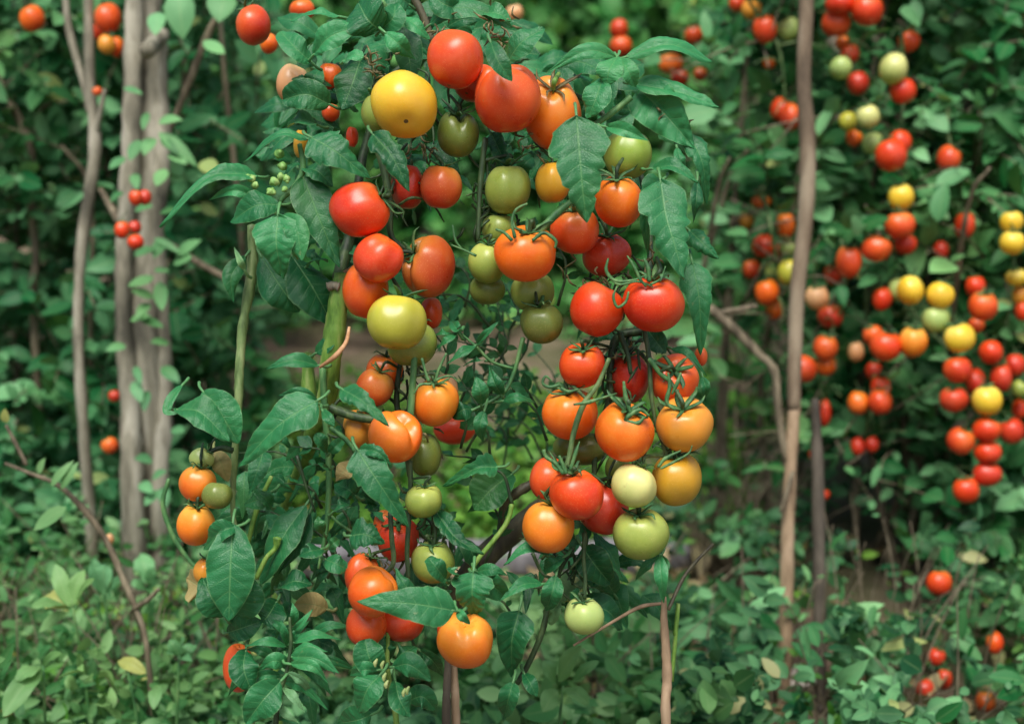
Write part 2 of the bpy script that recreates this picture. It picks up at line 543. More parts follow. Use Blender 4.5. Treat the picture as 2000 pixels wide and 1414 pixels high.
def near_leaf(parent, kind, dd, hw, pts, roll=None, mat=None, rnd=None, fold=None, curl=None, tip=None, name='leaf', stalk=True, d0=FOCUS, tooth=None):
    """A leaf whose midrib runs through photo pixels PTS; hw = half width in pixels; dd = depth from the focus plane."""
    seed = int(abs(pts[0][0] * 7 + pts[0][1] * 13 + pts[-1][0] * 3)) + len(pts)
    r = np.random.default_rng(seed)
    d = d0 + dd
    tipd = r.uniform(-0.025, 0.02) if tip is None else tip
    n = len(pts)
    arch = -0.012
    sp = [P(x, y, d + tipd * (k / (n - 1)) ** 1.5 + arch * math.sin(math.pi * k / (n - 1))) for k, (x, y) in enumerate(pts)]
    if n == 2:
        mid = P((pts[0][0] + pts[1][0]) / 2 + r.uniform(-3, 3), (pts[0][1] + pts[1][1]) / 2 + r.uniform(-3, 1), d + tipd * 0.35 + arch)
        sp = [sp[0], mid, sp[1]]
    roll = r.uniform(-28, 28) if roll is None else roll
    t = nrm(sp[-1] - sp[0])
    nh = nrm(-CF * 0.9 + np.array([0, 0, 1.0]) * 0.45)
    nh = nrm(nh - t * (nh @ t))
    sd = np.cross(t, nh)
    nh = nrm(nh * math.cos(R(roll)) + sd * math.sin(R(roll)))
    hwm = hw * K * d / max(0.55, math.cos(R(roll)))
    V, F, lu, lv, c, tt, nn = leaf_np(sp, hwm, kind, nh, r.uniform(0.15, 0.55) if fold is None else fold,
                                      r.uniform(0.05, 0.35) if curl is None else curl, seed, tooth=tooth)
    g = Geo()
    rv = r.uniform(0, 1) if rnd is None else rnd
    g.add(V, F, lu=lu, lv=lv, rnd=rv)
    if stalk:
        b = c[0]
        bk = nrm(-tt[0] + CF * 0.9 + np.array([0, 0, 0.2]))
        pl = max(0.018, hwm * 0.7)
        Vt, Ft, ts = tube([c[2] - nn[2] * 0.0012, b, b + nrm(-tt[0] + CF * 0.3) * pl * 0.5, b + bk * pl], [0.0008, 0.0014, 0.0016, 0.0019], 6, 3)
        g.add(Vt, Ft, lu=np.zeros(len(Vt)), lv=np.zeros(len(Vt)), rnd=rv)
    return g.link(name, mat or LEAF, parent)


def px_tube(pts, rad_px, d0=FOCUS, dd=0.0, n=10, per=6, wob=0.03):
    """Tube along photo pixels (x, y[, extra depth]); radii in pixels."""
    w = [P(p[0], p[1], d0 + dd + (p[2] if len(p) > 2 else 0)) for p in pts]
    rr = np.atleast_1d(np.asarray(rad_px, float)) * K * (d0 + dd)
    return tube(w, rr, n, per, wob)


def px_stem(parent, name, mat, pts, rad_px, dd=0.0, d0=FOCUS, wob=0.03, n=10):
    g = Geo()
    V, F, t = px_tube(pts, rad_px, d0, dd, n, 6, wob)
    g.add(V, F)
    return g.link(name, mat, parent)


# ------------------------------------------------------------------ tomatoes
def frame_from_axis(a):
    """3x3 with the fruit's stem axis (right, up, towards viewer) as third column, in world space."""
    z = nrm(CR * a[0] + CU * a[1] - CF * a[2])
    x = np.cross(CU if abs(z @ CU) < 0.95 else CR, z)
    x = nrm(x)
    y = np.cross(z, x)
    return np.stack([x, y, z], 1)


def unit_tomato(nu, nv, seed, dimple=0.2, lobes=5, amp=0.03, tip=0.0, cleft=0.0, cleft_x=0.0):
    r = np.random.default_rng(seed)
    th = np.linspace(0, math.pi, nv) ** 1.0
    ph = np.linspace(0, 2 * math.pi, nu, endpoint=False)
    T, H = np.meshgrid(th, ph, indexing='ij')
    rho = np.sin(T) ** 0.92
    z = np.cos(T)
    off = r.uniform(0, 6.28, 4)
    lob = amp * np.cos(lobes * H + off[0]) * np.clip(np.cos(T * 0.62), 0, 1) ** 1.2
    wav = 0.035 * np.cos(H * 2 + off[1]) * np.sin(T) + 0.04 * np.cos(H + off[2]) * np.sin(T) + 0.02 * np.cos(H * 3 + off[0]) * np.sin(T * 2)
    rho = rho * (1 + lob + wav)
    dm = dimple * np.exp(-(np.sin(T) / 0.34) ** 2) * (T < math.pi / 2) * (1 + 1.4 * lob / max(amp, 1e-3) * 0.12)
    z = z - dm - 0.05 * np.exp(-(np.sin(T) / 0.25) ** 2) * (T > math.pi / 2) * -1 + tip * np.exp(-(np.sin(T) / 0.2) ** 2) * (T > math.pi / 2) * -1
    z = z + 0.03 * np.cos(H + off[3]) * np.sin(T)
    if cleft:
        z = z - cleft * np.exp(-((rho * np.cos(H) - cleft_x) / 0.2) ** 2) * np.clip(np.cos(T * 0.8) + 0.1, 0, 1) ** 1.5
    z = z + 0.05 * np.cos(2 * H + off[1]) * np.sin(T) ** 2 * np.cos(T)
    V = np.stack([rho * np.cos(H), rho * np.sin(H), z], -1).reshape(-1, 3)
    i = np.arange(nv - 1)[:, None] * nu + np.arange(nu)[None, :]
    j = np.arange(nv - 1)[:, None] * nu + (np.arange(nu)[None, :] + 1) % nu
    F = np.stack([i, i + nu, j + nu, j], -1).reshape(-1, 4)
    ripe = np.repeat(np.linspace(0, 1, nv), nu)
    return V, F, ripe, 1 - dimple


def sepals(base, fr, size, seed, n=5, dry=False, rise=0.5, stalk_len=0.03, stalk_to=None, low=False):
    """Star of narrow curling sepals and, apart, the fruit's own stalk."""
    r = np.random.default_rng(seed)
    g = Geo()
    z = fr[:, 2]
    a0 = r.uniform(0, 6.28)
    for k in range(n):
        a = a0 + k * 6.283 / n + r.uniform(-0.25, 0.25)
        d = fr[:, 0] * math.cos(a) + fr[:, 1] * math.sin(a)
        L = size * r.uniform(0.75, 1.2)
        ri = rise * r.uniform(0.3, 1.5)
        cu = r.uniform(-0.5, 0.7)
        tw = nrm(np.cross(z, d)) * r.uniform(-0.35, 0.35)
        pts = [base + z * 0.001, base + d * L * 0.35 + z * L * (0.10 + 0.25 * ri), base + (d * 0.72 + tw * 0.4) * L + z * L * (0.12 + 0.5 * ri),
               base + (d * (0.98 - 0.3 * abs(cu)) + tw) * L + z * L * (0.1 + 0.5 * ri + 0.45 * cu)]
        w = L * (0.08 if dry else 0.115)
        if low:
            V, F, t = tube(pts, [w * 0.8, w, w * 0.7, w * 0.15], 4, 2)
        else:
            V, F, t = tube(pts, [w * 0.9, w, w * 0.75, w * 0.12], 6, 5)
            c = smooth_path(pts, 5)
            # flatten across the blade
            m = len(c)
            body = V[:m * 6].reshape(m, 6, 3)
            t_ = np.gradient(c, axis=0)
            t_ /= np.linalg.norm(t_, axis=1)[:, None]
            side = np.cross(t_, z)
            side /= np.linalg.norm(side, axis=1)[:, None] + 1e-9
            nn = np.cross(side, t_)
            off = body - c[:, None, :]
            comp = (off * nn[:, None, :]).sum(-1)
            body = body - nn[:, None, :] * comp[..., None] * 0.6
            V[:m * 6] = body.reshape(-1, 3)
        g.add(V, F)
    s = Geo()
    sw = CR * r.uniform(-0.8, 0.8)
    tip = base + z * stalk_len * 0.5 + sw * stalk_len * 0.2 + r.normal(size=3) * 0.002
    end = stalk_to if stalk_to is not None else base + z * stalk_len * 0.75 + CF * stalk_len * 0.9 + sw * stalk_len + CU * stalk_len * 0.35
    w = size * 0.08
    V, F, t = tube([base - z * 0.004, base + z * stalk_len * 0.22, tip, end], [w * 1.5, w, w * 1.25, w * 0.9], 7, 5, 0.03)
    s.add(V, F)
    return g, s


def relax_depths(rows):
    """Push neighbouring fruits apart in depth, keeping their order, until they only touch."""
    X = np.array([[q[0], q[1]] for q in rows], float)
    rad = np.array([(q[2] + q[3]) / 2 for q in rows], float)
    pp = K * FOCUS
    D = np.array([q[4] for q in rows], float)
    D0 = D.copy()
    for it in range(300):
        mv = np.zeros(len(D))
        for i in range(len(D)):
            for j in range(i + 1, len(D)):
                dx = math.hypot(*(X[i] - X[j]))
                s = (rad[i] + rad[j]) * 0.97
                if dx < s:
                    need = math.sqrt(s * s - dx * dx) * pp
                    cur = D[j] - D[i]
                    sg = 1 if (D0[j] > D0[i] or (D0[j] == D0[i] and X[j][1] < X[i][1])) else -1
                    if cur * sg < need:
                        e = (need - cur * sg) * 0.25
                        mv[j] += sg * e
                        mv[i] -= sg * e
        D += np.clip(mv, -0.006, 0.006)
        if np.abs(mv).max() < 2e-4:
            break
    return D


def build_tomato(x, y, rx, ry, depth, col, axis, cal, label, group, seed, far=False, dimple=None, lobes=None, amp=None, name='tomato', stalk_to=None, cleft=0.0, cleft_x=0.0):
    r = np.random.default_rng(seed)
    c = P(x, y, depth)
    m = K * depth
    nu, nv = (18, 13) if far else (56, 40)
    dm = r.uniform(0.14, 0.24) if dimple is None else dimple
    V, F, ripe, zt = unit_tomato(nu, nv, seed, dm, lobes or int(r.integers(4, 7)), (r.uniform(0.025, 0.065) if amp is None else amp), cleft=cleft, cleft_x=cleft_x)
    fr = frame_from_axis(axis)
    W = V @ fr.T
    # measure and fit the silhouette to the photographed width and height
    ex, ey = W @ CR, W @ CU
    cx, cy = (ex.max() + ex.min()) / 2, (ey.max() + ey.min()) / 2
    sx, sy = rx * m / ((ex.max() - ex.min()) / 2), ry * m / ((ey.max() - ey.min()) / 2)
    sz = (sx + sy) / 2
    fit = lambda q: c + np.outer((q @ CR) - cx, CR) * sx + np.outer((q @ CU) - cy, CU) * sy + np.outer(q @ CF, CF) * sz
    Wc = fit(W)
    root = link(name, mesh_np(name, Wc - c, F, TM[col], {'ripe': ripe}))
    root.location = [float(q) for q in c]
    root['label'], root['category'], root['group'] = label, 'tomato', group
    bpy.context.view_layer.update()
    if cal:
        base = fit((fr[:, 2] * (zt - 0.015))[None, :])[0]
        size = (rx + ry) / 2 * m * (0.88 if not far else 0.7)
        g, s = sepals(base, fr, size, seed + 5, 5 if r.random() < 0.6 else 6, cal == 2, 0.55, stalk_len=0.024 if not far else 0.02, stalk_to=stalk_to, low=far)
        g.link('calyx', CALYX_DRY if cal == 2 else CALYX, root)
        s.link('stalk', STEM_D if cal != 2 else STEM, root)
    return root


def stem_world(parent, name, mat, pts, rad_m, wob=0.03, n=10):
    g = Geo()
    V, F, t = tube(pts, rad_m, n, 6, wob)
    g.add(V, F)
    return g.link(name, mat, parent)



# trusses of the near plant: part, material, photo pixels, radius in pixels, depth from the focus plane
TRUSS = [
    ('truss_stem', STEM_D, [(948, 270), (940, 340), (936, 400), (934, 470)], [6, 6, 5, 4], .0),
    ('truss_stem', STEM_D, [(735, 280), (752, 340), (762, 400), (764, 460), (795, 490)], [8, 8, 7, 6, 4], .0),
    ('truss_stem', STEM_D, [(1262, 645), (1205, 660), (1192, 720), (1190, 780), (1165, 860), (1160, 940)], [9, 8, 7, 7, 6, 5], .02),
    ('truss_stem', STEM_D, [(1258, 640), (1268, 700), (1272, 770), (1282, 830), (1300, 880), (1305, 905)], [5, 5, 5, 4, 4, 3], -.02),
    ('truss_stem', STEM_M, [(1190, 700), (1168, 750), (1140, 790), (1122, 840), (1112, 890), (1102, 925)], [4, 5, 6, 6, 5, 5], -.05),
    ('truss_stem', STEM_D, [(1210, 650), (1225, 690), (1232, 730)], [6, 5, 4], .0),
    ('truss_stem', STEM_L, [(1268, 700), (1290, 730), (1310, 745)], [5, 5, 4], -.03),
    ('truss_stem', STEM_L, [(1115, 395), (1085, 420), (1055, 450), (1030, 470)], [6, 8, 7, 5], -.05),
    ('truss_stem', STEM_L, [(810, 690), (806, 750), (802, 810), (798, 850)], [6, 7, 7, 6], -.02),
    ('truss_stem', STEM_D, [(790, 680), (780, 720), (775, 790), (790, 850), (800, 930)], [5, 5, 6, 6, 5], .015),
    ('truss_stem', STEM_D, [(752, 820), (700, 815), (655, 800), (645, 795)], [8, 9, 9, 8], -.01),
    ('truss_stem', STEM_D, [(800, 900), (802, 950), (798, 1020), (795, 1080), (798, 1130)], [6, 5, 5, 5, 4], -.02),
    ('truss_stem', STEM_D, [(762, 1000), (765, 1050), (768, 1100), (745, 1125)], [5, 5, 5, 4], -.03),
    ('truss_stem', STEM_D, [(845, 1000), (850, 1040), (846, 1070)], [4, 4, 4], -.01),
    ('truss_stem', STEM_D, [(1142, 1040), (1140, 1090), (1143, 1130), (1141, 1168)], [5, 4, 4, 5], -.01),
    ('truss_stem', STEM_D, [(1120, 1070), (1095, 1110), (1075, 1160), (1060, 1230), (1035, 1290), (1010, 1335)], [4, 5, 6, 6, 6, 5], .02),
    ('truss_stem', STEM_L, [(585, 282), (592, 330), (575, 365), (548, 392), (540, 420)], [5, 6, 6, 6, 4], -.02),
    ('truss_stem', STEM_L, [(645, 835), (675, 858), (700, 888)], [5, 5, 5], -.03),
    ('truss_stem', STEM_L, [(640, 1000), (660, 1020), (690, 1040)], [3, 3, 3], .0),
    ('truss_stem', STEM_D, [(580, 890), (598, 950), (615, 1000)], [4, 3, 2], .02),
    ('truss_stem', STEM_L, [(893, 645), (930, 677), (960, 706), (1002, 720)], [2, 3, 3, 3], .0),
    ('truss_stem', STEM_L, [(1022, 660), (1003, 730), (980, 770), (925, 800), (890, 812)], [5, 4, 4, 3, 3], .0),
    ('truss_stem', STEM_L, [(1160, 245), (1190, 225), (1215, 205), (1232, 190)], [5, 6, 6, 7], -.02),
    ('truss_stem', STEM_D, [(1000, 985), (985, 930), (960, 915)], [4, 3, 2], .02),
    ('truss_stem', STEM_D, [(1040, 1080, .02), (1060, 1120, .02), (1085, 1130, 0)], [4, 3, 3], .03),
]

# ------------------------------------------------------------------ tomatoes of the near plant
# x, y, rx, ry (photo pixels), depth from the focus plane, colour, stem axis (right, up, towards viewer), calyx 0 none 1 green 2 dried, label, {shape}
NEAR = [
 (889,117,55,57,-.030,'redor',(.25,.9,-.1),0,'smooth round orange red tomato topmost in the arch, nothing above it but leaves',{}),
 (932,164,46,36,.012,'redor',(.4,.6,-.5),0,'orange red tomato mostly hidden behind the topmost round one',{}),
 (992,192,65,68,-.020,'redor',(-.1,.95,.25),0,'big orange red tomato with a leaf growing into the cleft of its top',{'dimple':.34,'amp':.05,'lobes':3,'cleft':.42,'cleft_x':.12}),
 (1078,222,57,72,.000,'orange',(.05,.62,.75),2,'tall orange tomato with a dried brown calyx on its face',{'dimple':.22}),
 (789,204,65,66,-.040,'yellow',(-.1,.66,-.72),0,'big plain yellow tomato with a dark scar near its bottom',{}),
 (744,222,39,42,.012,'green',(-.3,.9,0),1,'green tomato peeping out behind the big yellow one',{}),
 (895,263,41,45,.005,'olive',(.05,.9,.4),1,'olive green tomato under the round topmost one, its top notched by a dark calyx',{'dimple':.26,'cleft':.26,'cleft_x':.1}),
 (1226,303,47,47,.010,'lime',(.1,.9,.2),0,'bright green tomato under the leaves beside the long toothed leaf',{}),
 (702,409,60,55,-.040,'red',(.85,.45,.1),1,'glossy red tomato lying sideways with its stem pointing at the crossing stems',{}),
 (796,366,33,42,.020,'dkred',(0,.9,0),0,'dark red tomato half covered by the hanging dark leaf',{}),
 (862,366,41,42,.005,'brown',(.1,.9,0),1,'brownish orange tomato beside the dark red one behind the hanging leaf',{}),
 (992,371,45,48,.010,'green',(0,.9,.1),1,'large olive green tomato behind the tip of a dark leaf, above the other green ones',{}),
 (1080,358,35,38,.010,'ochre',(0,.9,0),1,'golden yellow tomato partly behind the long toothed leaf',{}),
 (1208,394,47,51,-.025,'orange',(-.08,.86,.45),1,'orange tomato with a green star calyx below the bright green one',{}),
 (1122,450,48,47,-.010,'redor',(-.1,.86,.4),1,'red orange tomato below the tip of the long toothed leaf',{}),
 (1025,495,61,56,-.045,'orange',(.1,.86,.45),1,'large orange tomato at the front with a big green star calyx, among green ones',{'dimple':.26}),
 (1185,498,48,43,.025,'dkred',(0,.86,.45),1,'dull dark red tomato hanging behind and below two orange ones',{}),
 (976,450,35,31,.020,'green',(0,.9,.1),1,'olive green tomato just above the big front orange one, half hidden',{}),
 (951,514,37,40,-.005,'green',(.05,.9,.2),1,'pale olive green tomato touching the side of the big front orange one',{}),
 (952,567,35,28,.015,'olive',(0,.9,.1),1,'small olive tomato under the pale olive green one',{}),
 (1040,571,43,38,.005,'green',(0,.9,.1),1,'green tomato directly beneath the big front orange one',{}),
 (1058,632,42,40,.000,'olive',(-.1,.85,.3),1,'dark olive tomato lowest of the green bunch in the gap',{}),
 (1166,604,53,54,-.030,'red',(.45,.8,.1),0,'bright red tomato without visible calyx beside its larger red twin',{}),
 (1277,594,61,55,-.045,'red',(0,.92,.3),1,'broad bright red tomato under the curling sepals, touching the hanging leaves',{'amp':.05,'cleft':.1}),
 (739,504,50,49,-.050,'red',(.5,.75,.1),0,'small glossy red tomato just under the sideways red one',{}),
 (837,521,52,61,-.010,'brown',(-.72,.45,.45),1,'dull red brown tomato with its stem hollow facing the small glossy red one',{'dimple':.30,'cleft':.3}),
 (714,568,45,55,-.015,'orange',(.2,.9,0),1,'orange tomato beside the thick green stem, behind the small red one',{}),
 (842,612,22,30,.040,'redor',(0,.9,0),0,'red orange tomato tucked behind the big yellow green one',{}),
 (775,630,59,53,-.045,'ygreen',(.1,.85,-.2),1,'big yellow green tomato over a greener one, under the red ones',{}),
 (805,672,49,44,-.005,'green',(.1,.8,0),1,'green tomato half covered by the big yellow green one',{}),
 (732,757,37,37,.000,'brown',(.35,.85,.2),1,'small brownish orange tomato hanging beside the thick green stem',{}),
 (752,728,37,36,.035,'orange',(.1,.9,.2),1,'orange tomato behind the small brownish orange one',{}),
 (850,786,47,47,-.005,'orange2',(.05,.85,.35),1,'freckled orange tomato under a wide star calyx, below the yellow green pair',{'dimple':.26,'amp':.045,'lobes':6}),
 (868,768,27,37,.035,'peach',(0,.9,.1),0,'cream coloured tomato peeping out behind the freckled orange one',{}),
 (772,853,53,51,-.040,'orange',(.45,.72,.35),0,'heart shaped orange tomato with a cleft top touched by a leaf tip',{'dimple':.24,'amp':.03,'lobes':2,'cleft':.38,'cleft_x':-.05}),
 (700,838,30,38,.015,'amber',(0,.9,.1),0,'brownish yellow tomato behind the dark stem beside the heart shaped one',{}),
 (830,889,32,42,.010,'olive',(0,.9,.2),0,'olive brown tomato behind and below the heart shaped orange one',{}),
 (888,838,42,30,.300,'red',(.2,.9,.2),0,'blurred red tomato behind the leaves beside the freckled orange one',{}),
 (827,978,36,33,-.020,'green',(.05,.92,.3),1,'small pale green tomato with upright dark sepals hanging alone',{'amp':.045}),
 (751,1030,22,34,.050,'redor',(0,.9,.2),0,'red tomato sliver behind the big toothed leaf tip',{}),
 (778,1052,40,46,.030,'dkred',(.0,.8,.55),1,'dark red tomato with a black star calyx behind thin stalks',{}),
 (846,1098,43,41,-.005,'green',(-.02,.93,.3),1,'green tomato with a small heart shaped leaf in front of it',{}),
 (708,1124,34,44,.000,'redor',(.5,.8,.1),1,'red orange tomato at the back of the lobed cluster above the wide leaf',{'amp':.06,'cleft':.2}),
 (728,1156,48,50,-.030,'orange',(.6,.7,.1),0,'bright orange red tomato resting on top of the wide pointed leaf',{'amp':.06,'lobes':3,'cleft':.25,'cleft_x':.1}),
 (716,1220,40,43,-.020,'redor',(.3,.9,0),0,'orange red tomato lowest of the lobed cluster below the wide leaf',{'cleft':.2,'amp':.05}),
 (785,1211,44,40,-.005,'redor',(0,.9,0),0,'orange red tomato hanging below the wide pointed leaf beside its lower twin',{}),
 (908,1250,55,54,-.040,'orange2',(.02,.86,.45),0,'round light orange tomato lowest of the near plant, tiny leaf on top',{'dimple':.22,'amp':.045,'cleft':.18}),
 (1141,1203,39,35,-.010,'mint',(-.08,.92,.25),1,'pale mint green tomato hanging low on a long bare stalk',{}),
 (1137,714,45,44,-.025,'red',(0,.82,.55),1,'red tomato with a spidery calyx just under the two bright red ones',{'dimple':.22}),
 (1228,736,40,52,.030,'dkred',(-.1,.85,.45),1,'dull red tomato in the middle of the lower bunch, behind stalks',{}),
 (1318,741,47,51,-.010,'redor',(-.1,.42,.9),1,'orange red tomato with its calyx facing out, beside the hanging leaf tip',{'dimple':.2}),
 (1113,808,55,51,-.010,'orange',(-.1,.88,.35),1,'orange tomato crossed by a thick fuzzy stalk',{}),
 (1220,843,58,59,-.050,'orange',(.12,.8,.55),1,'large round orange tomato in the centre of the lower bunch',{'dimple':.2}),
 (1337,829,56,54,-.020,'amber',(-.12,.72,.6),1,'amber yellow tomato with a deep calyx hollow beside the large orange one',{'dimple':.3}),
 (1322,936,49,52,-.010,'ochre',(-.1,.9,.3),1,'golden olive tomato under the amber one',{}),
 (1238,948,44,43,-.050,'pale',(.35,.85,.1),1,'cream green tomato in front of the golden olive one',{'amp':.05,'cleft':.28,'cleft_x':.2}),
 (1252,1043,55,50,-.030,'green',(-.08,.9,.4),1,'large pale green tomato at the bottom of the lower bunch',{'dimple':.24}),
 (1126,966,53,49,-.050,'red',(-.15,.9,.25),1,'bright red tomato with long sepals at the front of the lower bunch',{'amp':.05,'dimple':.22,'cleft':.18,'cleft_x':-.1}),
 (1074,936,40,44,.000,'redor',(.35,.75,.4),1,'orange red tomato half behind the bright red one with long sepals',{}),
 (1178,992,50,52,.010,'dkred',(.2,.85,.1),1,'dark red tomato squeezed between the bright red and large pale green ones',{}),
 (1071,1030,51,49,-.030,'orange2',(.1,.9,.1),1,'light orange tomato below the bright red one with long sepals',{}),
 (1132,876,52,32,.035,'olive',(0,.9,0),1,'olive tomato in shade behind the fuzzy stalk',{}),
 (1206,915,25,26,.025,'olive',(0,.9,0),0,'olive tomato sliver behind the cream green one',{}),
 (1369,697,13,18,.060,'redor',(0,.9,0),0,'small red tomato sliver under the tip of the hanging leaf',{}),
 (572,165,32,40,.080,'peach',(.3,.85,.2),0,'pale peach tomato with a dark stalk across it among the top leaves',{}),
 (645,150,24,26,.090,'orange',(.1,.9,.1),0,'small orange tomato behind the curled leaf beside the pale peach one',{}),
 (646,220,18,18,.060,'redor',(.3,.85,.3),0,'tiny red tomato between the leaves beside the big yellow one',{}),
 (688,268,12,20,.050,'red',(.1,.9,.1),0,'narrow red tomato sliver under the big yellow one, beside a dark stem',{}),
 (588,282,15,28,.050,'ochre',(.1,.9,.1),0,'yellow green tomato sliver behind the flower buds',{}),
 (385,945,37,34,-.010,'orange2',(.2,.9,.1),1,'orange tomato under the pale bud, touching a small olive one',{}),
 (384,1025,37,40,-.020,'orange2',(.15,.9,.2),1,'orange tomato below the olive one, largest beside the bare stem',{}),
 (424,968,30,26,-.035,'olive',(.1,.9,-.1),0,'small olive tomato wedged between two orange ones',{}),
 (402,1116,24,26,.000,'amber',(.2,.9,.1),1,'small amber tomato half hidden behind the broad drooping leaf',{}),
 (394,895,25,21,.000,'mint',(.6,.7,.2),1,'pale green unripe tomato above the two orange ones',{'amp':.06,'lobes':5}),
 (466,1304,30,46,.030,'redor',(.2,.9,.1),0,'red orange tomato curving out behind a dark leaf near the weeds',{}),
 (1112,1150,26,28,.060,'pale',(0,.9,.1),0,'pale green tomato blurred behind the hanging mint green one',{}),
 (868,1228,14,30,.020,'red',(.1,.9,.1),0,'red tomato edge peeping beside the lowest light orange one',{}),
]
ND = relax_depths(NEAR)
JOIN = np.concatenate([smooth_path(np.array([P(q[0], q[1], FOCUS + dd + (q[2] if len(q) > 2 else 0)) for q in pts]), 8) for _, _, pts, _, dd in TRUSS])
JX, JY, JD = proj(JOIN)


def joint_for(x, y, ry, ax):
    """Nearest truss point above or beside the fruit's stem end, to hang it from."""
    sx, sy = x + ax[0] * ry * .8, y - ax[1] * ry * .8
    dist = np.hypot(JX - sx, (JY - (sy - 18)))
    dist = dist + np.where(JY > sy + 12, 200, 0)
    i = int(np.argmin(dist))
    return JOIN[i] if dist[i] < 75 else None


for k, q in enumerate(NEAR):
    x, y, rx, ry, dd, col, ax, cal, label, kw = q
    build_tomato(x, y, rx, ry, FOCUS + float(np.clip(ND[k], dd - .08, dd + .08)), col, ax, cal, label, 'tomatoes of the near plants', 100 + k, stalk_to=joint_for(x, y, ry, ax), **kw)

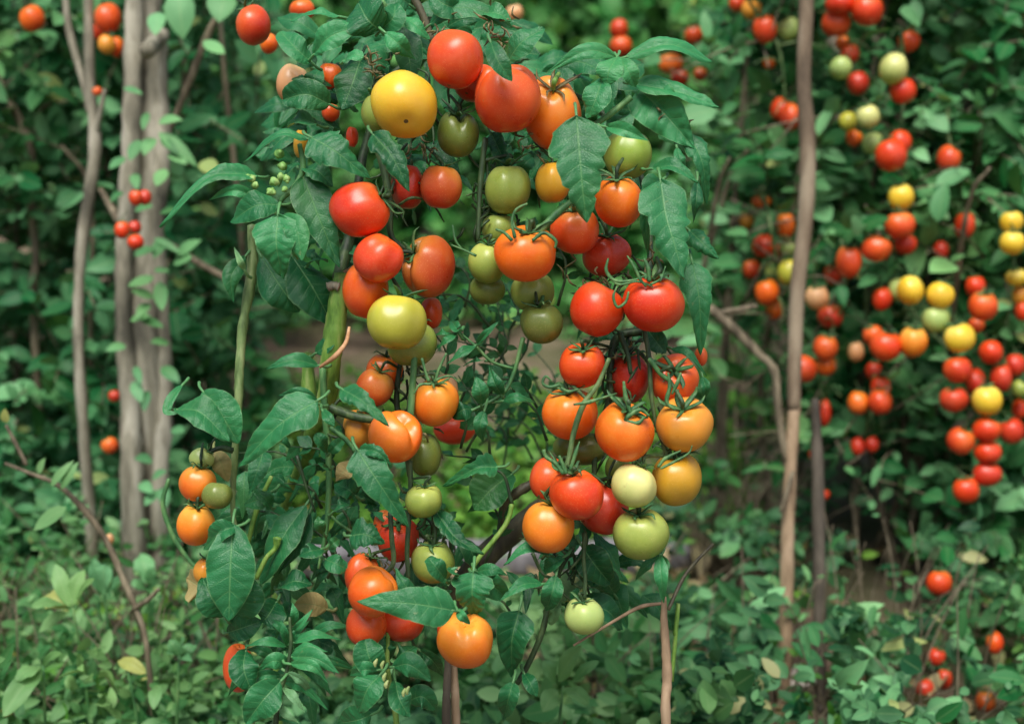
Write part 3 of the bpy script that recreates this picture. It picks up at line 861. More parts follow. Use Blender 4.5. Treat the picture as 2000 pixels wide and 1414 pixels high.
# ------------------------------------------------------------------ tomatoes farther back
FAR_RIGHT = [
 (1440,8,17,17,2.75,'redor',"red orange tomato cut by the top edge, first of the row beside the brown stake"),
 (1467,19,20,21,2.72,'amber',"golden orange tomato in the row at the top beside the brown stake"),
 (1494,57,24,29,2.68,'red',"egg shaped red tomato beside a pale green one, just off the stake top"),
 (1541,57,23,23,2.70,'mint',"pale green tomato close beside the top of the brown stake"),
 (1502,124,13,12,2.80,'orange',"tiny orange tomato under the egg shaped red one near the stake top"),
 (1525,214,20,25,2.74,'red',"red tomato in a pair touching the brown stake, the one behind"),
 (1544,230,21,27,2.70,'redor',"red orange tomato in a pair touching the brown stake, the one in front"),
 (1640,8,28,23,2.60,'red',"big red tomato cut by the top edge in the cluster past the stake"),
 (1633,46,28,26,2.63,'redor',"red tomato lowest of the big red cluster at the top past the stake"),
 (1695,20,31,31,2.58,'red',"largest glossy red tomato of the cluster at the top past the stake"),
 (1646,84,14,14,2.68,'orange',"small orange tomato right under the big red cluster at the top"),
 (1660,106,19,18,2.66,'redor',"orange red tomato above the dull green one past the stake"),
 (1642,133,22,22,2.60,'mint',"dull light green tomato beside a dark red one past the stake"),
 (1676,163,22,23,2.64,'dkred',"dark red tomato between the dull green and bright lime tomatoes"),
 (1745,135,27,30,2.58,'pale',"bright lime tomato above a red one in the upper vine"),
 (1764,178,26,26,2.60,'red',"red tomato right under the bright lime one"),
 (1775,82,21,22,2.68,'redor',"lone pinkish red tomato above the bright lime one"),
 (1695,228,23,23,2.57,'pale',"pale lime tomato on top of the small green and orange cluster"),
 (1656,238,18,19,2.62,'ygreen',"yellow green tomato beside the pale lime one"),
 (1668,270,16,17,2.66,'orange',"orange tomato under the yellow green one in the small mixed cluster"),
 (1705,281,21,21,2.62,'mint',"green tomato beside the pair of glossy red ones"),
 (1740,303,31,32,2.56,'red',"large glossy red tomato in front of a smaller red one, mid vine"),
 (1758,278,22,23,2.61,'red',"red tomato peeping over the large glossy red one, mid vine"),
 (1853,311,23,27,2.62,'redor',"lone pointed red tomato among green leaves away from the clusters"),
 (1487,395,20,14,2.85,'orange',"flattened dull orange tomato in shade before the stake"),
 (1458,432,16,17,2.90,'amber',"dull amber tomato in shade below the flattened orange one"),
 (1534,442,18,25,2.72,'orange',"orange tomato hanging close beside the brown stake above a pale one"),
 (1492,480,23,23,2.70,'redor',"orange red tomato beside the pale green one by the stake"),
 (1468,527,19,19,2.74,'redor',"small orange red tomato over dark bare soil"),
 (1498,571,24,26,2.68,'orange',"striped orange tomato over the dark gap by the stake"),
 (1513,603,17,22,2.72,'orange',"narrow orange tomato under the striped one by the stake"),
 (1543,532,24,25,2.66,'ygreen',"yellow cream tomato half behind the brown stake"),
 (1540,485,18,17,2.74,'mint',"pale green tomato touching the brown stake"),
 (1519,492,12,14,2.78,'dkred',"small dark red tomato between the orange red and pale green ones"),
 (1596,581,24,24,2.62,'peach',"peach coloured tomato just past the brown stake"),
 (1622,618,26,24,2.68,'dkred',"dark red tomato under the peach one by the stake"),
 (1760,385,26,26,2.58,'yellow',"yellow tomato on top of three red ones in the middle vine"),
 (1758,441,29,26,2.56,'redor',"red tomato right under the yellow one of the middle vine"),
 (1768,478,23,20,2.60,'red',"pinkish red tomato under the red one below the yellow"),
 (1712,485,29,27,2.56,'redor',"big red orange tomato beside the stacked red pair under a yellow one"),
 (1658,511,25,32,2.58,'redor',"egg shaped red orange tomato hanging alone past the stake"),
 (1627,535,18,22,2.68,'dkred',"dark red tomato behind the egg shaped one past the stake"),
 (1884,440,20,26,2.60,'red',"oval red tomato under a pale leaf, apart from the yellow ones"),
 (1838,490,16,20,2.64,'dkred',"small dark red tomato with a pointed end among leaves"),
 (1976,434,22,21,2.56,'yellow',"yellow tomato at the picture edge, upper of two"),
 (1977,475,24,23,2.54,'yellow',"yellow tomato at the picture edge, lower of two"),
 (1986,542,22,17,2.60,'yellow',"flat yellow tomato at the picture edge with a dark hollow"),
 (1992,577,15,18,2.62,'amber',"peach orange tomato at the picture edge above a red one"),
 (1996,608,14,20,2.62,'red',"red tomato at the picture edge under the peach orange one"),
 (1778,567,26,28,2.54,'yellow',"yellow tomato with orange cheek, first of the yellow pair over the vine fork"),
 (1754,565,20,22,2.60,'mint',"pale green tomato half behind the yellow one with orange cheek"),
 (1836,577,27,26,2.54,'yellow',"golden yellow tomato directly on a light green one"),
 (1828,624,27,27,2.55,'mint',"light green tomato between three yellow ones"),
 (1723,584,20,23,2.60,'red',"red tomato beside the pale green and yellow pair"),
 (1783,667,28,31,2.53,'orange2',"yellow tomato blushing orange at the bottom, in the centre of the vine"),
 (1874,660,30,29,2.52,'yellow',"clear yellow tomato beside the light green one, above a red"),
 (1920,598,28,29,2.55,'redor',"big red tomato beside the golden yellow one"),
 (1905,560,20,20,2.60,'red',"red tomato peeping above the big one beside the golden yellow"),
 (1906,635,16,16,2.62,'redor',"small red orange tomato under the big red one beside the golden yellow"),
 (1730,676,31,30,2.54,'red',"big red tomato beside the orange blushed yellow one"),
 (1705,655,20,20,2.58,'redor',"red orange tomato behind the big red beside the orange blushed one"),
 (1935,688,23,23,2.56,'red',"red tomato beside the clear yellow one"),
 (1870,722,28,26,2.53,'redor',"red tomato right under the clear yellow one"),
 (1863,780,28,25,2.54,'dkred',"dark red tomato with a white glint beside the lone yellow one"),
 (1928,783,29,28,2.50,'yellow',"lone bright yellow tomato surrounded by red ones low on the vine"),
 (1905,746,19,27,2.58,'dkred',"wrinkled dark red tomato above the lone bright yellow one"),
 (1955,738,20,28,2.57,'dkred',"withered red tomato beside the picture edge above the lone yellow one"),
 (1982,714,20,22,2.60,'dkred',"dull red tomato near the picture edge, topmost above the lone yellow one"),
 (1991,760,15,18,2.58,'green',"olive green tomato at the picture edge"),
 (1990,800,14,20,2.62,'red',"red tomato at the picture edge under the olive green one"),
 (1928,839,27,25,2.51,'red',"red tomato right under the lone bright yellow one, top of its column"),
 (1976,842,25,26,2.58,'dkred',"dark red tomato beside the column under the yellow one"),
 (1876,861,27,27,2.52,'redor',"orange red tomato beside the column of red ones"),
 (1930,884,27,22,2.52,'red',"red tomato in the middle of the hanging column"),
 (1928,926,28,24,2.53,'dkred',"brick red tomato at the foot of the hanging column"),
 (1887,957,26,26,2.52,'red',"red tomato lowest of the big cluster, off the foot of the column"),
 (1567,720,28,28,2.58,'redor',"round orange red tomato beside the dark stake, in front of two others"),
 (1612,679,24,26,2.62,'redor',"red orange tomato on top of the cluster by the dark stake"),
 (1613,714,20,20,2.64,'orange',"orange tomato behind the round one by the dark stake"),
 (1672,687,16,20,2.66,'peach',"tan unripe tomato hanging alone between red clusters"),
 (1676,787,21,23,2.60,'orange',"light orange tomato in the low cluster above the bare ground"),
 (1720,755,19,20,2.60,'red',"red tomato on top of the low cluster above the bare ground"),
 (1719,786,23,24,2.58,'redor',"red orange tomato at the bottom of the low cluster above the bare ground"),
 (1706,725,16,18,2.66,'dkred',"dark red tomato in shade above the low cluster"),
 (1610,806,13,28,2.66,'dkred',"long wrinkled red tomato hanging beside the dark stake"),
 (1675,872,14,19,2.64,'dkred',"small crimson tomato, the longer of a dangling pair"),
 (1703,868,14,17,2.64,'dkred',"small crimson tomato, the rounder of a dangling pair"),
 (1592,888,13,13,2.68,'dkred',"tiny crimson tomato against the dark stake among pale leaves"),
 (1606,966,15,11,2.70,'dkred',"tiny crimson tomato lowest against the dark stake"),
 (1834,1139,25,24,2.45,'red',"lone red tomato low among dark leaves over bare ground"),
 (1943,1255,16,23,2.40,'red',"small oval red tomato low near the picture corner"),
 (1829,1282,18,18,2.36,'dkred',"withered red tomato on top of the lowest little cluster"),
 (1845,1326,15,20,2.34,'dkred',"dark crimson tomato at the side of the lowest little cluster"),
 (1807,1346,20,21,2.33,'dkred',"crimson tomato at the foot of the lowest little cluster"),
 (1925,1371,20,21,2.40,'brown',"dull brown orange tomato in the bottom corner"),
]
FAR_REST = [
 (63,37,24,26,2.55,'orange',"orange tomato alone among leaves near the thin forked sapling",'tomatoes among the trunks'),
 (211,36,26,29,2.50,'redor',"big red orange tomato between the sapling and the thick trunk",'tomatoes among the trunks'),
 (199,62,16,22,2.56,'red',"red tomato behind the big red orange one by the thick trunk",'tomatoes among the trunks'),
 (209,88,17,19,2.48,'amber',"yellow orange tomato under the big red orange one by the trunk",'tomatoes among the trunks'),
 (228,93,15,20,2.50,'orange',"small orange tomato touching the thick trunk, beside a yellow orange one",'tomatoes among the trunks'),
 (265,387,14,15,2.30,'redor',"small red tomato of a pair on the trunk, the brighter one",'tomatoes among the trunks'),
 (283,386,13,15,2.31,'dkred',"small red tomato of a pair on the trunk, the darker one",'tomatoes among the trunks'),
 (239,450,15,17,2.30,'red',"small red tomato at the trunk edge in the group of three",'tomatoes among the trunks'),
 (263,445,13,14,2.32,'dkred',"small dark red tomato topmost in the group of three on the trunk",'tomatoes among the trunks'),
 (265,473,16,15,2.29,'red',"small red tomato lowest in the group of three on the trunk",'tomatoes among the trunks'),
 (190,179,10,9,2.48,'redor',"tiny withered red tomato where the sapling forks",'tomatoes among the trunks'),
 (223,774,12,12,2.55,'dkred',"tiny dull red tomato beside the thick trunk, halfway down",'tomatoes among the trunks'),
 (214,870,17,17,2.45,'redor',"small orange red tomato beside the thick trunk above the weeds",'tomatoes among the trunks'),
 (213,1053,10,12,2.05,'peach',"tiny pink tomato on the slanting bare twig",'tomatoes among the trunks'),
 (495,50,34,40,1.66,'redor',"egg shaped orange red tomato hanging alone beside the arch of leaves",'tomatoes above the near plants'),
 (525,86,18,20,1.80,'orange',"blurred orange tomato behind the egg shaped one",'tomatoes above the near plants'),
 (590,20,25,20,1.85,'orange',"blurred orange tomato behind the top leaves of the arch",'tomatoes above the near plants'),
 (1005,26,17,17,2.60,'peach',"blurred peach tomato above the arch of leaves",'tomatoes above the near plants'),
 (1209,57,18,19,2.9,'redor',"blurred red tomato, upper of two stacked above the arching leaf",'tomatoes above the near plants'),
 (1213,92,22,20,2.9,'redor',"blurred red tomato, lower of two stacked above the arching leaf",'tomatoes above the near plants'),
 (1356,70,19,18,2.95,'redor',"lone blurred pinkish red tomato above the arching leaf tip",'tomatoes above the near plants'),
 (1310,124,24,20,2.8,'orange',"blurred orange tomato under the arching leaf",'tomatoes above the near plants'),
 (1328,152,18,18,2.85,'dkred',"blurred dark red tomato under the arching leaf beside a small tan one",'tomatoes above the near plants'),
 (1368,146,14,13,2.85,'brown',"small blurred tan tomato below the arching leaf tip",'tomatoes above the near plants'),
]


def far_depth(x, y, ry, d):
    """Low fruits hang clear of the ground."""
    d = d - .05 if x > 1400 else d
    return min(d, ground_depth(y + ry) - .04) if y > 1000 else d


ALL_FAR = []
for k, (x, y, rx, ry, d, col, label) in enumerate(FAR_RIGHT):
    ALL_FAR.append((x, y, rx, ry, d, col, label, 'tomatoes on the vines behind the stake'))
ALL_FAR += FAR_REST
for k, (x, y, rx, ry, d, col, label, grp) in enumerate(ALL_FAR):
    r = np.random.default_rng(900 + k)
    ax = (r.uniform(-.5, .5), .8, r.uniform(-.3, .45))
    d = far_depth(x, y, ry, d)
    build_tomato(x, y, rx, ry, d, col, ax, 1 if rx >= 15 else 0, label, grp, 900 + k, far=True)

KEEP = np.array([(q[0], q[1], max(q[2], q[3]) * 1.0, far_depth(q[0], q[1], q[3], q[4])) for q in ALL_FAR])


def hides_fruit(p):
    """True where a leaf at p would grow right in front of a hanging fruit (the fruits push the leaves aside)."""
    p = np.atleast_2d(p)
    x, y, d = proj(p)
    bad = np.zeros(len(p), bool)
    for fx, fy, fr_, fd in KEEP:
        rr = fr_ * .92 + 6 if fy < 1100 else fr_ + 18
        bad |= ((x - fx) ** 2 + (y - fy) ** 2 < rr * rr) & (d < fd + 0.05)
    return bad

# ------------------------------------------------------------------ setting: ground, board, stones
def ground():
    m, nt, bs, out = new_mat('soil')
    n1 = noise(nt, 1.6, 6, 0.6)
    n2 = noise(nt, 14, 6, 0.65)
    f = math_(nt, 'ADD', math_(nt, 'MULTIPLY', n1, .5), math_(nt, 'MULTIPLY', n2, .5))
    col = ramp(nt, f, [(.34, lin(76, 62, 52)), (.5, lin(126, 108, 92)), (.66, lin(162, 144, 124))])
    moss = ramp(nt, noise(nt, 3.1, 5, .6), [(.42, (0, 0, 0, 1)), (.56, (1, 1, 1, 1))])
    col = mixc(nt, math_(nt, 'MULTIPLY', moss, .7), col, lin(76, 84, 46))
    nt.links.new(col, bs.inputs['Base Color'])
    bs.inputs['Roughness'].default_value = .95
    bump(nt, bs, n2, .8, .02)
    n = 121
    gx = np.sign(np.linspace(-1, 1, n)) * np.abs(np.linspace(-1, 1, n)) ** 2.2 * 60
    gy = np.linspace(-1, 1, n)
    gy = np.sign(gy) * np.abs(gy) ** 2.2 * 60 + 3.5
    X, Y = np.meshgrid(gx, gy, indexing='ij')
    Z = .018 * np.sin(X * 3.1 + Y * 1.7) + .014 * np.sin(X * 7.3 - Y * 5.1) - .02
    V = np.stack([X, Y, Z], -1).reshape(-1, 3)
    i = np.arange(n - 1)[:, None] * n + np.arange(n - 1)[None, :]
    F = np.stack([i, i + n, i + n + 1, i + 1], -1).reshape(-1, 4)
    o = link('ground', mesh_np('ground', V, F, m))
    o['kind'] = 'structure'


ground()


def rounded_box(L, W, H, seed, nseg=26, wob=.004, bev=.25):
    """Long weathered board as a closed swept ring."""
    r = np.random.default_rng(seed)
    ang = np.linspace(0, 2 * math.pi, 20, endpoint=False)
    p = 6
    cs, sn = np.cos(ang), np.sin(ang)
    rx = np.sign(cs) * np.abs(cs) ** (2 / p) * W / 2
    rz = np.sign(sn) * np.abs(sn) ** (2 / p) * H / 2
    V = []
    for k in range(nseg):
        x = (k / (nseg - 1) - .5) * L
        s = 1 if 0 < k < nseg - 1 else .94
        V.append(np.stack([np.full(20, x), rx * s + r.normal() * wob, rz * s + r.normal() * wob * .4], 1))
    V = np.concatenate(V + [np.array([[-L / 2, 0, 0], [L / 2, 0, 0]])])
    q = []
    j = np.arange(20)
    for k in range(nseg - 1):
        q.append(np.stack([k * 20 + j, (k + 1) * 20 + j, (k + 1) * 20 + (j + 1) % 20, k * 20 + (j + 1) % 20], 1))
    e = nseg * 20
    caps = np.concatenate([np.stack([np.full(20, e), j, (j + 1) % 20], 1), np.stack([np.full(20, e + 1), (nseg - 1) * 20 + (j + 1) % 20, (nseg - 1) * 20 + j], 1)])
    return V, [np.concatenate(q), caps]


BOARD = stem_mat('weathered_board', (84, 82, 86), (128, 126, 130), (156, 154, 158), rough=.7, sc=10)
d = ground_depth(1125)
a, b = P(560, 1104, d), P(1345, 1098, d + .02)
V, F = rounded_box(np.linalg.norm(b - a), .06, .055, 3)
o = link('wooden_board', mesh_np('wooden_board', V, F, BOARD))
o.location = ((a[0] + b[0]) / 2, (a[1] + b[1]) / 2, .035)
o.rotation_euler = (R(8), 0, math.atan2(b[1] - a[1], b[0] - a[0]))
o['label'] = 'long pale grey board lying on the soil behind the arch'
o['category'] = 'board'

STONE = stem_mat('pale_stone', (140, 130, 122), (184, 174, 164), (214, 206, 198), rough=.8, sc=20)
for (x, y, rp, lab) in [(1494, 1275, 34, 'pale stone above a smaller one beside the tan stake foot'), (1560, 1320, 30, 'pale flat stone between the two stake feet'),
                        (1485, 1310, 26, 'small whitish stone lowest beside the tan stake'), (1225, 1290, 40, 'long pale stone half under leaves behind the tan stem'),
                        (1180, 1340, 34, 'pale angular stone in front of the long one behind the tan stem')]:
    d = ground_depth(y + rp * .6)
    c = P(x, y, d)
    m = K * d * rp
    V, F, ripe, zt = unit_tomato(22, 16, int(x), 0, 3, .08)
    rr = np.random.default_rng(int(x))
    off = rr.uniform(0, 6, 6)
    V = V * (1 + .14 * np.sin(V[:, [0]] * 3 + off[0]) + .12 * np.sin(V[:, [1]] * 4 + off[1]) + .1 * np.sin(V[:, [2]] * 5 + off[2]))
    V = V * np.array([m * 1.15, m, m * .6])
    o = link('stone', mesh_np('stone', V, F, STONE))
    o.location = (c[0], c[1], m * .35)
    o['label'] = lab
    o['category'] = 'stone'
    o['group'] = 'pale stones on the soil'


# ------------------------------------------------------------------ foliage in bulk
TU = np.array([-1, 0, 1.0])
TV = np.array([0, .16, .38, .62, .84, 1.0])


def leaf_batch(geo, base, direc, normal, L, Wd, rnd, kind='o', fold=.3, droop=.25):
    """Many small leaf blades at once: 6 x 3 grids bent along the midrib."""
    n = len(base)
    w = outline(kind, TV)
    w = np.maximum(w, [.05, 0, 0, 0, 0, .02])
    d = direc / (np.linalg.norm(direc, axis=1)[:, None] + 1e-9)
    nn = normal - d * (normal * d).sum(1)[:, None]
    nn /= np.linalg.norm(nn, axis=1)[:, None] + 1e-9
    sd = np.cross(d, nn)
    f = fold * rng.uniform(.3, 1.4, n)
    dr = droop * rng.uniform(-.3, 1.6, n)
    V = np.zeros((n, 6, 3, 3))
    for i, v in enumerate(TV):
        for j, u in enumerate(TU):
            along = L * v
            h = -dr * L * v * v + np.abs(u) * Wd * w[i] * f
            V[:, i, j] = base + d * along[:, None] + sd * (u * Wd * w[i])[:, None] + nn * h[:, None]
    idx = (np.arange(5)[:, None] * 3 + np.arange(2)[None, :])
    F = np.stack([idx, idx + 1, idx + 4, idx + 3], -1).reshape(-1, 4)
    F = (F[None] + (np.arange(n) * 18)[:, None, None]).reshape(-1, 4)
    geo.add(V.reshape(-1, 3), F, lu=np.tile(np.tile(TU, 6), n), lv=np.tile(np.repeat(TV, 3), n), rnd=np.repeat(rnd, 18))


def sprays(starts, length, leaf_len, n_leaf, up=.5, kind='o', ratio=.27, keepout=True, twig_r=.0022, compound=False, spread=.6):
    """Twigs with alternate leaves growing from START points -> foliage Geo, twig Geo."""
    fo, tw = Geo(), Geo()
    B, D, NN, LL, WW, RR = [], [], [], [], [], []
    for s in starts:
        L = length * rng.uniform(.6, 1.4)
        d0 = nrm(np.array([rng.normal() * spread, rng.normal() * spread - .35, up + rng.normal() * .5]))
        bend = np.array([rng.normal() * .2, rng.normal() * .2, -.35 * rng.random()])
        m = max(3, int(n_leaf * L / length))
        ts = np.linspace(.1, 1, m)
        pts = s + d0 * L * ts[:, None] + bend * L * (ts ** 2)[:, None]
        if twig_r:
            V, F, t = tube(np.vstack([s, pts[m // 2], pts[-1]]), [twig_r, twig_r * .8, twig_r * .4], 5, 3)
            tw.add(V, F)
        tone = np.clip(rng.normal(.36, .24), 0, 1)
        for k in range(m):
            side = 1 if k % 2 else -1
            ax = nrm(np.cross(d0, nrm(rng.normal(size=3)))) if k % 3 == 0 else nrm(np.cross(d0, [0, .2, 1]) * side + rng.normal(size=3) * .35)
            dr = nrm(d0 * .55 + ax + np.array([0, -.15, -.25 * rng.random()]))
            l = leaf_len * rng.choice([.5, .75, 1., 1.35]) * rng.uniform(.8, 1.2)
            B.append(pts[k]); D.append(dr)
            NN.append(np.array([rng.normal() * .45, -.55 + rng.normal() * .4, .75 + rng.normal() * .35]))
            LL.append(l); WW.append(l * ratio * rng.uniform(.8, 1.25)); RR.append(np.clip(tone + rng.normal() * .2, 0, .94) if rng.random() > .012 else .97)
    B, D, NN, LL, WW, RR = map(np.array, (B, D, NN, LL, WW, RR))
    ok = B[:, 2] > .0
    mid = B + D * LL[:, None] * .5
    ok &= ~(hides_clear(mid))
    if keepout:
        ok &= ~(hides_fruit(mid) | hides_fruit(B + D * LL[:, None] * .9) | hides_fruit(B + D * LL[:, None] * .15))
    leaf_batch(fo, B[ok], D[ok], NN[ok], LL[ok], WW[ok], RR[ok], kind)
    return fo, tw


CLEAR = []      # (x0, x1, y0, y1, nearer than, share removed): trunks and stakes that stand free of leaves


def hides_clear(p):
    x, y, d = proj(p)
    bad = np.zeros(len(p), bool)
    for x0, x1, y0, y1, dd, sh in CLEAR:
        bad |= (x > x0) & (x < x1) & (y > y0) & (y < y1) & (d < dd) & (rng.random(len(p)) < sh)
    return bad


CLEAR += [(640, 1090, 640, 765, 6.0, .8), (228, 345, -200, 1000, 2.75, .5), (140, 195, 150, 760, 2.6, .6), (1530, 1600, -200, 700, 2.6, .93), (1512, 1562, 700, 1370, 2.42, .84), (1578, 1624, 850, 1420, 2.42, .86),
           (1400, 1545, 560, 900, 3.4, .85), (1640, 1800, 850, 1200, 2.9, .8),
          (590, 1440, 1080, 1130, ground_depth(1125) + .0, .8)]


def in_box(n, x, y, d):
    q = [P(rng.uniform(*x), rng.uniform(*y), rng.uniform(*d)) for _ in range(n)]
    return np.array([p for p in q if p[2] > .04])


def shrub(name, label, cat, mat, n, x, y, d, length, leaf_len, n_leaf, group=None, ratio=.27, kind='o', stems=4, up=.5, bark=TWIG, stem_r=.008):
    starts = in_box(n, x, y, d)
    c = P((max(x[0], -200) + min(x[1], 2200)) / 2, 1000, sum(d) / 2)
    c[2] = 0
    root = thing(name, label, cat, c, group)
    fo, tw = sprays(starts, length, leaf_len, n_leaf, up, kind, ratio)
    top = starts[:, 2].max()
    for k in range(stems):
        s = starts[rng.integers(0, len(starts))]
        b = np.array([c[0] + rng.normal() * .12 + (s[0] - c[0]) * .55, c[1] + rng.normal() * .08, 0])
        e = np.array([s[0], s[1], max(s[2], .6 * top)])
        m1 = b * .6 + e * .4 + rng.normal(size=3) * .03
        V, F, t = tube([b - [0, 0, .03], m1, e * .8 + m1 * .2 + rng.normal(size=3) * .02, e], [stem_r, stem_r * .8, stem_r * .6, stem_r * .3], 7, 5, .06)
        sg = Geo()
        sg.add(V, F)
        sg.link('stem', bark, root)
    tw.link('twigs', bark, root)['kind'] = 'stuff'
    fo.link('foliage', mat, root)
    return root


# shrubs behind the trunks
for k, (x0, x1, lab) in enumerate([(-420, 90, 'dark leafy shrub behind the thin forked sapling'), (60, 300, 'dark leafy shrub behind the thick grey trunk'), (270, 520, 'dark leafy shrub between the thick trunk and the arch')]):
    shrub('shrub', lab, 'shrub', LEAF_L, 330 if k else 560, (x0, x1), (-260, 1030), (2.7, 3.5), .15, .047, 12, 'shrubs behind the trunks', .27)
# lighter shrubs beyond the middle
for k, (x0, x1, lab) in enumerate([(430, 760, 'blurred green shrub behind the yellow tomato side of the arch'), (740, 1100, 'blurred light green shrub seen above and through the arch'), (1080, 1460, 'blurred light green shrub behind the arching leaf')]):
    shrub('shrub', lab, 'shrub', LEAF_C, 430, (x0, x1), (-300, 575), (5.1, 6.4), .28, .078, 13, 'lighter shrubs beyond the arch', .27)
# vines carrying the far tomatoes
for k, (x0, x1, y1, lab) in enumerate([(1400, 1570, 960, 'tomato vine tangled around the brown stake'), (1550, 1780, 900, 'tomato vine just past the brown stake, loaded from top to middle'),
                                       (1740, 1960, 1080, 'tomato vine bearing most of the yellow tomatoes behind the stake'), (1920, 2480, 1150, 'tomato vine at the picture edge beyond the yellow tomatoes')]):
    shrub('tomato_vine', lab, 'tomato vine', LEAF_R, [230, 290, 330, 640][k], (x0, x1), (-260, y1), (2.6, 3.35), .15, .048, 11, 'tomato vines behind the stake', .27, stems=5)
# bare fruiting stems that carry the far clusters, part of the vines
vine = [o for o in scene.objects if o.name.startswith('tomato_vine')]
for v, paths in zip(vine, [[[(1490, 380), (1505, 440), (1515, 500), (1520, 580)], [(1450, -20), (1480, 30), (1520, 90), (1535, 200)]],
                           [[(1660, -20), (1655, 60), (1665, 120), (1690, 200), (1700, 250), (1735, 270)], [(1640, 440), (1650, 560), (1630, 640), (1600, 700), (1608, 790)], [(1700, 420), (1690, 600), (1710, 700), (1700, 770), (1690, 860)]],
                           [[(1760, 60), (1765, 160), (1760, 260), (1755, 360), (1762, 450), (1740, 500)], [(1750, 620), (1775, 605), (1800, 600), (1830, 570)], [(1775, 600), (1830, 660), (1870, 700), (1900, 780), (1925, 860), (1920, 940)], [(1850, 200), (1855, 280), (1880, 400), (1840, 500)]],
                           [[(1990, 380), (1978, 440), (1980, 540), (1960, 680), (1975, 780), (1975, 830)]]]):
    for pth in paths:
        g = Geo()
        V, F, t = tube([P(x, y, 2.62 + .02 * rng.normal()) for x, y in pth], [.004, .0035, .0022], 7, 5, .05)
        g.add(V, F)
        for q in smooth_path(np.array([P(x, y, 2.62) for x, y in pth]), 3):
            e_ = q + np.array([rng.normal() * .035, -.03, rng.normal() * .03])
            V, F, t = tube([q, (q + e_) / 2 + [0, 0, .01], e_], [.002, .0016, .0012], 5, 3)
            g.add(V, F)
        g.link('fruiting_stem', STEM_M, v)
# second rank of bushes that closes the gaps
shrub('shrub', 'softly blurred bushes closing the gaps behind the far tomato vines', 'shrub', LEAF_C, 520, (1400, 2600), (-300, 820), (3.7, 4.6), .22, .062, 12, 'lighter shrubs beyond the arch', .26)
shrub('shrub', 'softly blurred bushes closing the gaps behind the dark leafy shrubs and trunks', 'shrub', LEAF_L, 460, (-700, 470), (-300, 820), (3.8, 4.6), .22, .062, 12, 'shrubs behind the trunks', .26)
# tall dark hedge closing the garden
hs = in_box(2300, (-1500, 3500), (-700, 600), (7.0, 9.0))
hed = thing('hedge', 'tall dark dense hedge closing the garden far behind everything', 'hedge', (0, 7.8, 0))
fo, tw = sprays(hs, .34, .13, 12, .5, 'o', .3, keepout=False, twig_r=.005)
fo.link('foliage', LEAF_H, hed)
for k in range(40):
    x = -8 + k * .4
    V, F, t = tube([(x, 7.8 + rng.normal() * .2, -.05), (x + rng.normal() * .1, 7.8, .7), (x + rng.normal() * .3, 7.7, 1.7)], [.03, .022, .01], 6, 4, .05)
    tw.add(V, F)
tw.link('twigs', WOODY, hed)['kind'] = 'stuff'

# ------------------------------------------------------------------ trunks, saplings, stakes
def foot(x, y, d):
    p = P(x, y, d)
    p[2] = -.03
    return p


def wtube(parent, name, mat, pts, r, wob=.04, n=14):
    return stem_world(parent, name, mat, pts, r, wob, n)


D = 2.45
tr = thing('tree', 'thick grey twin trunk with small red tomatoes in front of it', 'tree', foot(280, 1000, D))
kk = K * D
wtube(tr, 'trunk', BARK, [P(268, -220, D), P(262, 0, D), P(258, 200, D), P(254, 330, D), P(242, 480, D), P(242, 640, D), P(254, 800, D), P(258, 950, D), foot(262, 1000, D)], np.array([17, 18, 18, 18, 17, 17, 20, 22, 26]) * kk, .08, 18)
wtube(tr, 'trunk', BARK, [P(296, -220, D + .04), P(292, 0, D + .04), P(296, 200, D + .04), P(288, 400, D + .035), P(280, 600, D + .03), P(288, 800, D + .03), foot(284, 1000, D + .03)], np.array([24, 25, 25, 27, 29, 29, 32]) * kk, .07, 16)
wtube(tr, 'trunk', BARK, [P(318, 60, D + .03), P(312, 130, D + .03), P(318, 300, D + .03), P(305, 450, D + .02), P(318, 620, D + .03), P(322, 780, D + .03), P(312, 950, D + .02), foot(300, 1000, D + .02)], np.array([12, 15, 15, 16, 13, 15, 18, 22]) * kk, .07, 14)
wtube(tr, 'branch', BARK, [P(318, 70, D + .02), P(300, 85, D - .02), P(290, 100, D - .05)], np.array([14, 15, 16]) * kk, .1, 10)
wtube(tr, 'branch', TWIG, [P(330, 260, D + .04), P(370, 160, D), P(410, 60, D - .02), P(440, 20, D - .04)], np.array([6, 7, 7, 6]) * kk, .05, 8)
wtube(tr, 'branch', TWIG, [P(320, 470, D + .04), P(390, 515, D + .02), P(450, 548, D)], np.array([6, 7, 6]) * kk, .05, 8)
wtube(tr, 'branch', TWIG, [P(196, 370, D + .05), P(220, 410, D + .02), P(240, 440, D)], np.array([5, 8, 10]) * kk, .05, 8)
fo = Geo()
lf = [((310, 25), (302, 65), 18, .9), ((350, -15), (352, 62), 30, .75), ((398, 80), (440, 110), 14, .9), ((440, -5), (425, 28), 30, .8), ((300, 540), (250, 560), 12, .9), ((300, 580), (255, 570), 12, .8), ((312, 550), (318, 610), 14, .8),
      ((320, 470), (300, 500), 14, .5), ((345, 500), (378, 465), 14, .8), ((340, 510), (375, 505), 16, .7), ((255, 625), (290, 615), 10, .8), ((310, 240), (345, 225), 12, .8), ((300, 270), (280, 300), 14, .8), ((310, 260), (380, 310), 14, .7), ((330, 300), (358, 310), 12, .9), ((322, 330), (305, 360), 14, .9), ((395, 315), (425, 345), 18, .97)]
for k in range(26):
    bx, by = rng.uniform(235, 340), rng.uniform(60, 980)
    an = rng.uniform(-.6, 3.6)
    L = rng.uniform(22, 46)
    lf.append(((bx, by), (bx + L * math.cos(an), by + L * math.sin(an)), rng.uniform(7, 13), rng.uniform(.3, .8)))
